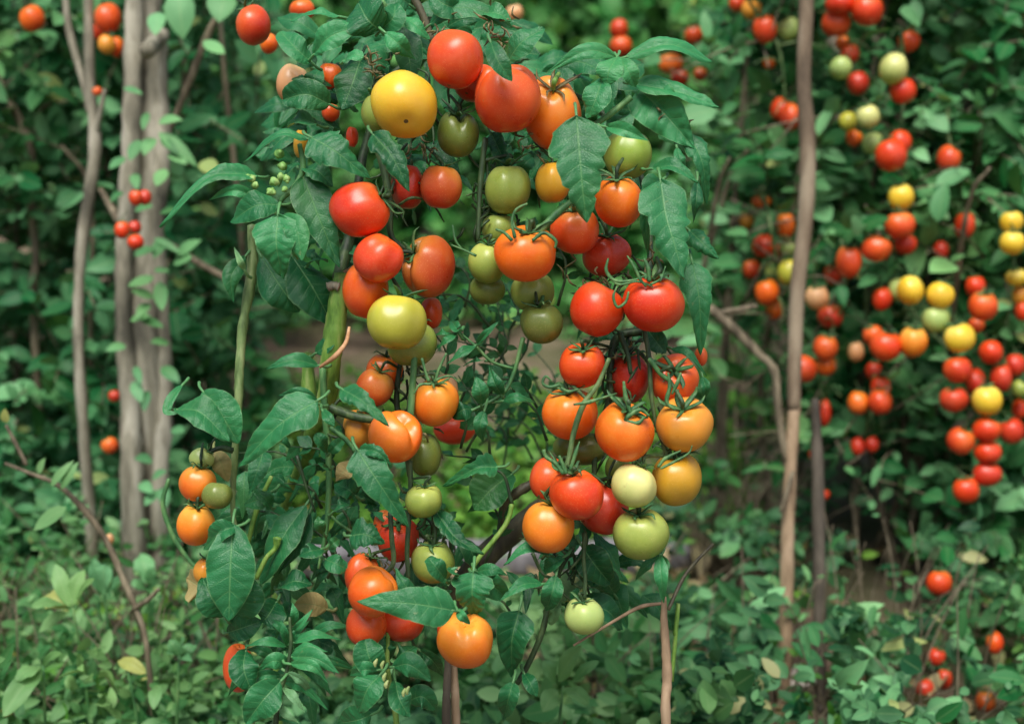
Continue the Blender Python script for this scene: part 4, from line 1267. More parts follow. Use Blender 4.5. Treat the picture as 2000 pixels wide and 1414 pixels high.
for (b, e, hw, rv) in lf:
    p0, p1 = P(*b, D - .06), P(*e, D - .09)
    leaf_batch(fo, p0[None], (p1 - p0)[None], (-CF + np.array([0, 0, .7]))[None], np.array([np.linalg.norm(p1 - p0)]), np.array([hw * kk]), np.array([rv]))
fo.link('foliage', LEAF_L, tr)

sp_ = thing('sapling', 'slender pale forked sapling beside the thick trunk', 'sapling', foot(170, 800, 2.5))
kk = K * 2.5
wtube(sp_, 'trunk', BARK, [P(172, -220, 2.5), P(173, 0, 2.5), P(176, 150, 2.5), P(186, 280, 2.5), P(176, 370, 2.5), P(158, 500, 2.5), P(153, 620, 2.5), P(158, 760, 2.5), foot(160, 800, 2.5)], np.array([9, 10, 10, 12, 12, 11, 10, 11, 12]) * kk, .04, 10)
wtube(sp_, 'branch', BARK, [P(118, -180, 2.52), P(130, 20, 2.52), P(140, 80, 2.52), P(160, 150, 2.51), P(175, 220, 2.5)], np.array([6, 7, 8, 7, 6]) * kk, .04, 8)
wtube(sp_, 'branch', BARK, [P(205, 175, 2.47), P(196, 220, 2.48), P(186, 270, 2.5)], np.array([4, 5, 6]) * kk, .04, 8)
s2 = thing('sapling', 'thin brown leaning sapling stem farthest from the arch', 'sapling', foot(70, 760, 2.6))
wtube(s2, 'trunk', TWIG, [P(-40, 60, 2.8), P(10, 180, 2.8), P(45, 250, 2.8), P(62, 300, 2.8), P(60, 400, 2.8), P(70, 500, 2.8), P(66, 620, 2.8), foot(66, 760, 2.8)], np.array([6, 8, 9, 8, 9, 8, 8, 9]) * K * 2.6, .05, 8)
wtube(s2, 'branch', TWIG, [P(62, 290, 2.8), P(80, 215, 2.76), P(140, 195, 2.72)], np.array([5, 4, 3]) * K * 2.6, .05, 7)

D = 2.36
k1 = thing('garden_stake', 'tall brown wooden stake with a slight bend, tomatoes on both sides', 'stake', foot(1540, 1360, D))
kk = K * D
wtube(k1, 'pole', STAKE, [P(1576, -240, D), P(1575, 0, D), P(1570, 150, D), P(1578, 300, D), P(1572, 440, D), P(1558, 560, D), P(1552, 700, D), P(1550, 800, D)], np.array([14, 15, 14, 16, 15, 15, 14, 13]) * kk, .02, 14)
wtube(k1, 'pole', TAN, [P(1552, 780, D), P(1545, 900, D), P(1538, 1050, D), P(1536, 1200, D), P(1530, 1340, D), foot(1530, 1360, D)], np.array([12, 12, 13, 14, 14, 15]) * kk, .03, 12)
wtube(k1, 'side_branch', TWIG, [P(1385, 600, D), P(1430, 640, D), P(1480, 690, D), P(1512, 725, D), P(1520, 800, D), P(1535, 900, D)], np.array([8, 10, 9, 8, 8, 7]) * kk, .06, 9)
wtube(k1, 'side_branch', TWIG, [P(1400, 612, D), P(1440, 605, D), P(1478, 598, D)], np.array([6, 5, 5]) * kk, .06, 8)
wtube(k1, 'side_branch', TWIG, [P(1525, 1000, D - .02), P(1540, 950, D - .02), P(1552, 910, D)], np.array([5, 5, 4]) * kk, .06, 8)
k2 = thing('garden_stake', 'short dark grey stake beside the tall brown one', 'stake', foot(1604, 1420, D))
wtube(k2, 'pole', STAKE_D, [P(1592, 780, D + .02), P(1596, 900, D + .02), P(1600, 1100, D + .02), P(1602, 1300, D + .02), P(1604, 1400, D + .02), foot(1604, 1420, D + .02)], np.array([8, 12, 13, 13, 12, 12]) * kk, .04, 12)
# dead slanting twig in front of the weeds
D = 2.0
tw_ = thing('bare_twig', 'slanting bare brown twig rising out of the weeds', 'twig', foot(290, 1340, D))
kk = K * D
wtube(tw_, 'stem', TWIG, [P(10, 905, D), P(60, 925, D), P(110, 945, D), P(160, 990, D), P(205, 1050, D), P(240, 1130, D), P(270, 1200, D), P(290, 1290, D), foot(296, 1360, D)], np.array([3, 4, 5, 6, 6, 6, 6, 5, 5]) * kk, .1, 9)
wtube(tw_, 'side_twig', TWIG, [P(12, 830, D), P(30, 865, D), P(52, 908, D)], np.array([3, 4, 4]) * kk, .06, 7)
wtube(tw_, 'side_twig', TWIG, [P(260, 1190, D), P(290, 1170, D - .02), P(310, 1150, D - .03)], np.array([5, 5, 4]) * kk, .08, 7)
fo = Geo()
for (b, e, hw, rv) in [((12, 825), (8, 800), 9, .97), ((130, 990), (60, 1030), 16, .6), ((100, 950), (130, 900), 9, .7), ((120, 955), (140, 905), 10, .6), ((75, 925), (85, 895), 8, .8)]:
    p0, p1 = P(*b, D - .03), P(*e, D - .04)
    leaf_batch(fo, p0[None], (p1 - p0)[None], (-CF + np.array([0, 0, .7]))[None], np.array([np.linalg.norm(p1 - p0)]), np.array([hw * kk]), np.array([rv]))
fo.link('foliage', LEAF_W, tw_)

# ------------------------------------------------------------------ weeds and undergrowth
def weed(label, x, y, d, h_px, mat, leaves):
    b = P(x, y, d)
    b[2] = 0
    root = thing('weed', label, 'weed', b)
    tip = P(x, y - h_px, d)
    g = Geo()
    V, F, t = tube([b - [0, 0, .02], b * .5 + tip * .5 + rng.normal(size=3) * .01, tip], [.003, .0025, .0016], 7, 4, .05)
    g.add(V, F)
    g.link('stem', STEM_L, root)
    fo = Geo()
    for (bx, by), (ex, ey), hw, rv in leaves:
        p0, p1 = P(bx, by, d), P(ex, ey, d - rng.uniform(-.02, .05))
        V, F, lu, lv, c, t, n = leaf_np([p0, (p0 + p1) / 2 + np.array([0, -.004, .006]), p1], hw * K * d, 'o', nrm(-CF * .8 + np.array([rng.normal() * .2, 0, .7])), .3, .2, int(bx + ey), rows=17, cols=7)
        fo.add(V, F, lu=lu, lv=lv, rnd=rv)
    fo.link('foliage', mat, root)


weed('weed with a fan of broad pale green leaves in front of the slanting twig', 140, 1220, 1.95, 50, LEAF_W,
     [((135, 1185), (108, 1100), 17, .9), ((138, 1185), (165, 1112), 17, .85), ((130, 1185), (85, 1165), 24, 1.), ((135, 1195), (75, 1235), 12, .9), ((125, 1180), (62, 1185), 18, .7), ((150, 1170), (185, 1130), 10, .8)])
weed('weed with one long pale drooping leaf at the picture corner', 85, 1310, 1.85, 10, LEAF_W, [((80, 1305), (5, 1400), 26, .7), ((78, 1302), (30, 1330), 20, .85), ((85, 1300), (120, 1275), 10, .6)])
weed('weed with round leaves beside the slanting twig', 200, 1160, 2.1, 40, LEAF_L, [((200, 1160), (182, 1090), 17, .8), ((205, 1160), (205, 1100), 26, .95), ((208, 1165), (240, 1130), 16, .7)])
weed('weed with tall blunt leaves against the lower trunk', 290, 1180, 2.2, 50, LEAF_L, [((292, 1140), (275, 1080), 22, .8), ((295, 1150), (300, 1110), 16, .7), ((285, 1150), (255, 1140), 12, .8), ((200, 1215), (190, 1160), 13, .9)])
weed('weed with a pale oval leaf pair above the dark sepals', 250, 1330, 1.9, 20, LEAF_W, [((285, 1315), (230, 1290), 16, 1.), ((235, 1350), (195, 1310), 18, .9), ((160, 1315), (158, 1275), 14, .6), ((150, 1345), (125, 1330), 15, .8), ((310, 1340), (300, 1385), 14, .7)])
weed('weed with a whorl of small grey green leaves near the drooping leaf', 350, 1310, 1.9, 30, LEAF_D, [((350, 1280), (330, 1250), 12, .8), ((352, 1280), (362, 1245), 12, .9), ((352, 1282), (385, 1262), 12, .8), ((348, 1285), (325, 1275), 10, .7), ((352, 1285), (375, 1290), 9, .7)])
weed('weed with blunt leaves stacked beside the dark stakes', 1690, 1330, 2.2, 60, LEAF_D, [((1670, 1260), (1640, 1290), 14, .8), ((1680, 1275), (1720, 1255), 16, .9), ((1680, 1300), (1735, 1310), 16, .8), ((1670, 1340), (1650, 1300), 14, .8), ((1690, 1350), (1740, 1365), 16, .7), ((1660, 1370), (1690, 1395), 16, .8)])
weed('pale speckled weed with pointed leaves in front of the stones', 1100, 1360, 1.75, 20, LEAF_W, [((1090, 1330), (1135, 1260), 20, .6), ((1090, 1350), (1060, 1390), 22, .5), ((1100, 1345), (1150, 1375), 20, .5), ((1085, 1335), (1060, 1290), 16, .4), ((1120, 1330), (1170, 1290), 12, .4)])


def undergrowth(name, mat, n, x, y, length, leaf_len, n_leaf, ratio, up, hmax, dj=(0, .0)):
    st_ = []
    while len(st_) < n:
        px, py = rng.uniform(*x), rng.uniform(*y)
        d = ground_depth(py)
        p = P(px, py, d)
        p[2] = rng.uniform(.0, hmax)
        st_.append(p)
    fo, tw = sprays(np.array(st_), length, leaf_len, n_leaf, up, 'o', ratio, keepout=True, twig_r=.0012)
    n0 = fo.n
    o = fo.link(name, mat)
    o['kind'] = 'stuff'
    return o


o = undergrowth('weeds', LEAF_W, 430, (-350, 470), (1180, 1620), .14, .025, 12, .23, .9, .15)
o['label'] = 'tangle of small pale weeds at the foot of the trunks'
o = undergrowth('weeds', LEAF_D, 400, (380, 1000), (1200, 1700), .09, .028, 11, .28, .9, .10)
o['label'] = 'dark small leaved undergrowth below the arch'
o = undergrowth('weeds', LEAF_W, 200, (950, 1330), (1240, 1700), .11, .036, 9, .24, .8, .12)
o['label'] = 'pale green undergrowth around the stones'
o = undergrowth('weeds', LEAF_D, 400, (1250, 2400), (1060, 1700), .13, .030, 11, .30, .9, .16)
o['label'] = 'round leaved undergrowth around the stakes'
o = undergrowth('weeds', LEAF_G, 640, (540, 1480), (760, 1090), .09, .028, 11, .27, .9, .05)
o['label'] = 'low yellow green ground cover behind the arch'
o = undergrowth('weeds', LEAF_L, 260, (-500, 480), (1000, 1190), .14, .038, 10, .28, .9, .15)
o['label'] = 'dark weeds behind the trunks at ground level'
o = undergrowth('weeds', LEAF_C, 280, (380, 1500), (560, 670), .16, .05, 10, .28, .9, .1)
o['label'] = 'far low plants on the other side of the soil path'

o = undergrowth('weeds', LEAF_G, 90, (-300, 470), (1200, 1600), .10, .026, 10, .2, .8, .12)
o['label'] = 'fine yellow green weed sprigs at the foot of the trunks'
o = undergrowth('weeds', LEAF_D, 130, (-300, 480), (1220, 1600), .09, .024, 10, .34, .8, .05)
o['label'] = 'dark round leaved weeds low among the pale ones at the trunks'

o = undergrowth('weeds', LEAF_R, 150, (1300, 2300), (1150, 1700), .16, .045, 8, .2, .9, .12)
o['label'] = 'narrow leaved weeds mixed in around the stakes'
o = undergrowth('weeds', LEAF_G, 110, (900, 2300), (1120, 1700), .10, .022, 12, .22, .9, .06)
o['label'] = 'fine yellow green sprigs between the stones and stakes'

# fallen dry leaves on the soil
B, D_, N_, L_, W_, R_ = [], [], [], [], [], []
for k in range(900):
    px, py = (rng.uniform(850, 1400), rng.uniform(1130, 1700)) if k % 2 else (rng.uniform(-400, 2400), rng.uniform(760, 1700))
    b = P(px, py, ground_depth(py))
    b[2] = rng.uniform(.003, .05)
    a = rng.uniform(0, 6.28)
    B.append(b); D_.append([math.cos(a), math.sin(a), rng.normal() * .35]); N_.append([rng.normal() * .35, -.2 + rng.normal() * .35, 1])
    l = rng.uniform(.03, .085)
    L_.append(l); W_.append(l * rng.uniform(.2, .32)); R_.append(rng.random())
fo = Geo()
leaf_batch(fo, np.array(B), np.array(D_), np.array(N_), np.array(L_), np.array(W_), np.array(R_), 'o', .5, .5)
o = fo.link('leaf_litter', leaf_mat('dry_fallen_leaf', (116, 96, 66), (206, 190, 150), (190, 176, 140), veins=False, trans=.1, rough=.7))
o['kind'] = 'stuff'
o['label'] = 'dry cream and tan leaves fallen on the soil'

# thin brown grass stalks among the weeds
gr = Geo()
for k in range(480):
    zone = rng.integers(0, 3)
    px, py = [(rng.uniform(-100, 470), rng.uniform(1250, 1560)), (rng.uniform(1350, 1520), rng.uniform(1080, 1150)), (rng.uniform(1000, 1900), rng.uniform(1250, 1560))][zone]
    d = ground_depth(py)
    b = P(px, py, d)
    b[2] = 0
    h = rng.uniform(.08, .3)
    e = b + np.array([rng.normal() * .09, rng.normal() * .06, h])
    V, F, t = tube([b, (b + e) / 2 + np.array([0, 0, h * .15]), e], [.0016, .0013, .0006], 5, 4)
    gr.add(V, F)
o = gr.link('dry_grass', TWIG)
o['kind'] = 'stuff'
o['label'] = 'thin dry brown stalks among the weeds'

# ------------------------------------------------------------------ the near plants
main = thing('tomato_plant', 'large tomato plant trained into an arch of dark green toothed leaves and laden trusses', 'tomato plant', P(640, 760, FOCUS + .1) * np.array([1, 1, 0]))
left = thing('tomato_plant', 'smaller tomato plant with a bare pale green stem and drooping leaves beside the arch', 'tomato plant', P(462, 900, FOCUS + .02) * np.array([1, 1, 0]))
sprig = thing('leafy_plant', 'low plant with paired feather like leaflets at the foot of the arch', 'plant', P(540, 1400, 1.42) * np.array([1, 1, 0]))
rosette = thing('leafy_plant', 'low plant with glossy rounded leaves and tiny cream buds under the arch', 'plant', P(770, 1400, 1.44) * np.array([1, 1, 0]))
cane = thing('tomato_plant', 'bare tan tomato stem with a few wilted leaves, standing under the large pale green tomato', 'tomato plant', P(1300, 1400, FOCUS) * np.array([1, 1, 0]))


def to_ground(x, y, dd):
    """Pixel row straight below (x, y) where the vertical meets the ground."""
    p = P(x, y, FOCUS + dd)
    q = p.copy()
    q[2] = 0.0
    return q


def stem_down(parent, name, mat, pts, rad_px, dd, wob=0.03):
    w = [P(x, y, FOCUS + dd) for x, y in pts]
    g = w[-1].copy()
    mid = g.copy()
    mid[2] *= 0.5
    mid[:2] += rng.normal(size=2) * 0.012
    g[2] = -0.02
    rr = list(np.asarray(rad_px, float) * K * FOCUS)
    return stem_world(parent, name, mat, w + [mid, g], rr + [rr[-1], rr[-1] * 1.1], wob)


# stems of the arch
stem_world(main, 'stem', STEM, [P(668, 535, FOCUS + .0), P(662, 580, FOCUS + .0), P(655, 640, FOCUS + .005), P(646, 700, FOCUS + .01), P(640, 770, FOCUS + .03), P(614, 835, FOCUS + .06), P(597, 890, FOCUS + .12),
                                P(566, 960, FOCUS + .20), P(545, 1060, FOCUS + .24), P(540, 1300, FOCUS + .24), P(540, 1300, FOCUS + .24) * np.array([1, 1, 0])], np.array([15, 20, 22, 21, 20, 18, 16, 12, 10, 10, 10]) * K * FOCUS, .03)
px_stem(main, 'pruned_stub', BARK, [(662, 560), (650, 558), (640, 561)], [9, 9, 10], -.01, wob=.12)
px_stem(main, 'dry_tendril', TIE, [(690, 522, -.01), (664, 540, -.012), (652, 552, -.01)], [4, 5, 4], .02)
px_stem(main, 'dry_tendril', TIE, [(682, 640, 0), (676, 668, -.02), (655, 695, -.03), (625, 717, -.02)], [3, 4, 5, 3], -.03)
px_stem(main, 'stem', STEM, [(600, 690), (603, 750), (606, 800), (610, 840)], [11, 14, 16, 14], .062)
px_stem(main, 'stem', STEM_L, [(630, 715), (634, 800), (641, 880), (642, 960), (636, 1040), (622, 1110)], [7, 7, 6, 6, 5, 3], .0)
stem_world(main, 'stem', STEM_D, [P(660, 545, FOCUS + .06), P(690, 430, FOCUS + .09), P(715, 280, FOCUS + .12), P(775, 140, FOCUS + .13), P(880, 110, FOCUS + .13),
                                P(1010, 160, FOCUS + .13), P(1150, 200, FOCUS + .12), P(1240, 310, FOCUS + .09), P(1270, 470, FOCUS + .07), P(1255, 640, FOCUS + .03)],
           np.array([13, 11, 9, 8, 6, 6, 6, 6, 6, 6]) * K * FOCUS)
px_stem(main, 'branch', WOODY, [(795, -30), (825, 30), (845, 80), (870, 130)], [8, 8, 7, 6], .05)
px_stem(main, 'branch', WOODY, [(1050, 938, .02), (1000, 968, .02), (985, 985, .02), (975, 1040, .03)], [9, 10, 9, 6], .05, wob=.08)
px_stem(main, 'branch', WOODY, [(1075, 985, .06), (1000, 1040, .06), (930, 1105, .05), (880, 1180, .08)], [24, 25, 25, 22], .06, wob=.05)
px_stem(main, 'branch', STEM, [(1000, 985), (990, 1020), (960, 1060), (935, 1090), (920, 1115)], [5, 5, 5, 5, 4], .0)
# trusses
for nm, mat, pts, rr, dd in TRUSS:
    px_stem(main, nm, mat, pts, rr, dd)

# dried sepals and curls around the crown of the arch
dg = Geo()
for (cx, cy, sx, sy, n) in [(735, 140, 40, 45, 26), (975, 60, 35, 40, 20), (850, 60, 30, 30, 10), (1030, 285, 40, 25, 10), (830, 290, 40, 25, 12), (1160, 545, 60, 45, 20), (1270, 520, 35, 35, 12), (820, 870, 30, 40, 10), (1200, 680, 40, 30, 10), (740, 1110, 40, 25, 8), (1300, 255, 60, 20, 8)]:
    for k in range(n):
        x, y = cx + rng.normal() * sx * .5, cy + rng.normal() * sy * .5
        d = FOCUS + rng.uniform(-.01, .05)
        L = rng.uniform(12, 34)
        a = rng.uniform(0, 6.28)
        b = a + rng.uniform(-1.4, 1.4)
        pts = [P(x, y, d), P(x + L * .5 * math.cos(a), y + L * .5 * math.sin(a), d - rng.uniform(0, .012)), P(x + L * .5 * math.cos(a) + L * .5 * math.cos(b), y + L * .5 * math.sin(a) + L * .5 * math.sin(b), d - rng.uniform(-.01, .012))]
        V, F, t = tube(pts, [.0009, .0013, .0004], 5, 4, .1)
        dg.add(V, F)
dg.link('withered_flower_stalks', CALYX_DRY, main)['kind'] = 'stuff'

tg = Geo()
shoot = Geo()
for (cx, cy, sx, sy, n) in [(960, 380, 50, 120, 26), (1235, 700, 60, 140, 40), (795, 760, 45, 120, 34), (1190, 560, 60, 50, 26), (770, 350, 40, 80, 20), (1120, 330, 60, 60, 18), (870, 200, 60, 60, 16), (820, 1040, 60, 60, 20), (1100, 1100, 60, 50, 16), (690, 800, 50, 60, 14), (1270, 860, 50, 70, 16)]:
    for k in range(n):
        x, y = cx + rng.normal() * sx * .5, cy + rng.normal() * sy * .5
        d = FOCUS + rng.uniform(.0, .06)
        L = rng.uniform(25, 70)
        a = rng.uniform(.6, 2.5) if rng.random() < .6 else rng.uniform(0, 6.28)
        b = a + rng.uniform(-1., 1.)
        x1, y1 = x + L * .5 * math.cos(a), y + L * .5 * math.sin(a)
        V, F, t = tube([P(x, y, d), P(x1, y1, d - rng.uniform(-.01, .012)), P(x1 + L * .5 * math.cos(b), y1 + L * .5 * math.sin(b), d + rng.uniform(-.012, .012))], [.0013, .0016, .0007], 6, 4, .08)
        tg.add(V, F)
for k in range(74):                                 # fine leafy shoots in the gap of the arch and low beside the stem
    x, y = (rng.uniform(840, 1090), rng.uniform(560, 960)) if k < 44 else ((rng.uniform(590, 720), rng.uniform(860, 1180)) if k < 60 else (rng.uniform(820, 1180), rng.uniform(1060, 1260)))
    d = FOCUS + (rng.uniform(.06, .5) if k < 44 else rng.uniform(.03, .16))
    a = rng.uniform(.8, 2.4)
    L = rng.uniform(80, 190)
    p3 = [P(x, y, d), P(x + L * .5 * math.cos(a), y - L * .5 * math.sin(a), d - .01), P(x + L * math.cos(a + .5), y - L * math.sin(a + .5), d + .01)]
    V, F, t = tube(p3, [.0018, .0014, .0006], 6, 4, .06)
    tg.add(V, F)
    sm = smooth_path(p3, 5)
    for q in range(3, len(sm), 2):
        for sgn in (1, -1):
            if rng.random() < .3:
                continue
            dv = nrm(np.cross(sm[q] - sm[q - 1], CF) * sgn + (sm[q] - sm[q - 1]) * .6 / np.linalg.norm(sm[q] - sm[q - 1]) * .02 + rng.normal(size=3) * .002)
            l = rng.uniform(.012, .03)
            V, F, lu, lv, c_, t_, n_ = leaf_np([sm[q], sm[q] + dv * l * .5 - [0, 0, .001], sm[q] + dv * l - [0, 0, .005]], l * rng.uniform(.22, .34), 'n', nrm(-CF + rng.normal(size=3) * .4), .3, .2, k * 31 + q, rows=9, cols=5)
            shoot.add(V, F, lu=lu, lv=lv, rnd=rng.random() * .7)
shoot.link('leaflets', LEAF, main)['kind'] = 'stuff'
tg.link('tendrils', STEM_D, main)['kind'] = 'stuff'

cs = Geo()                                          # long sepals and hooked stubs curling over the fruits
for pts, rr in [([(1188, 505), (1184, 528), (1200, 548), (1235, 548), (1262, 538)], [3, 5, 5, 4, 1.5]), ([(1225, 500), (1238, 520), (1250, 545), (1262, 560)], [2, 5, 5, 3]),
                ([(1258, 505), (1266, 525), (1268, 550)], [3, 7, 6]), ([(1205, 560), (1198, 580), (1206, 600), (1222, 590), (1228, 570)], [2, 4, 4, 4, 3]), ([(1275, 560), (1245, 550), (1210, 556), (1192, 545)], [2, 3, 4, 2]),
                ([(1300, 520), (1290, 545), (1270, 556)], [1.5, 3, 4]), ([(1218, 745), (1222, 775), (1232, 808)], [4, 7, 5]), ([(1268, 812), (1250, 800), (1228, 812), (1220, 822)], [3, 6, 7, 4]), ([(1222, 822), (1245, 826), (1258, 815)], [4, 7, 3]),
                ([(1305, 728), (1308, 755), (1302, 785), (1318, 800)], [3, 6, 6, 4]), ([(1330, 728), (1322, 750), (1312, 770)], [3, 6, 3]), ([(1062, 878), (1066, 892), (1085, 905), (1100, 925)], [5, 5, 6, 6]), ([(1092, 890), (1098, 905), (1106, 925)], [4, 6, 6]),
                ([(1132, 862), (1124, 885), (1114, 918)], [1.5, 6, 4]), ([(1078, 745), (1066, 735), (1060, 748), (1072, 756), (1092, 752)], [2, 4, 4, 5, 5]), ([(1096, 758), (1110, 765), (1130, 760)], [4, 5, 3]), ([(1120, 790), (1150, 785), (1205, 768)], [3, 6, 1.5]),
                ([(848, 745), (862, 738), (880, 735), (898, 748)], [4, 4, 3, 1]), ([(843, 750), (820, 752), (808, 770)], [4, 4, 1.5]), ([(838, 745), (832, 730), (824, 700)], [5, 4, 4]), ([(850, 745), (858, 720), (872, 690)], [4, 4, 3]),
                ([(905, 490), (890, 470), (884, 440)], [2, 4, 2]), ([(930, 500), (905, 488), (880, 478)], [4, 3, 1.5]), ([(1000, 470), (985, 455), (968, 448)], [5, 5, 3]), ([(1006, 465), (1000, 435), (1008, 410), (1030, 398)], [5, 4, 4, 3]),
                ([(1040, 470), (1062, 455), (1085, 470), (1084, 485)], [5, 5, 5, 3]), ([(1330, 880), (1300, 895), (1285, 912)], [2, 6, 4]), ([(1352, 870), (1345, 885), (1320, 900), (1290, 915)], [1.5, 3, 4, 4])]:
    V, F, t = px_tube(pts, np.array(rr) * .72, FOCUS, -.075, 7, 6, .05)
    cs.add(V, F)
cs.link('curled_sepals', CALYX, main)['kind'] = 'stuff'

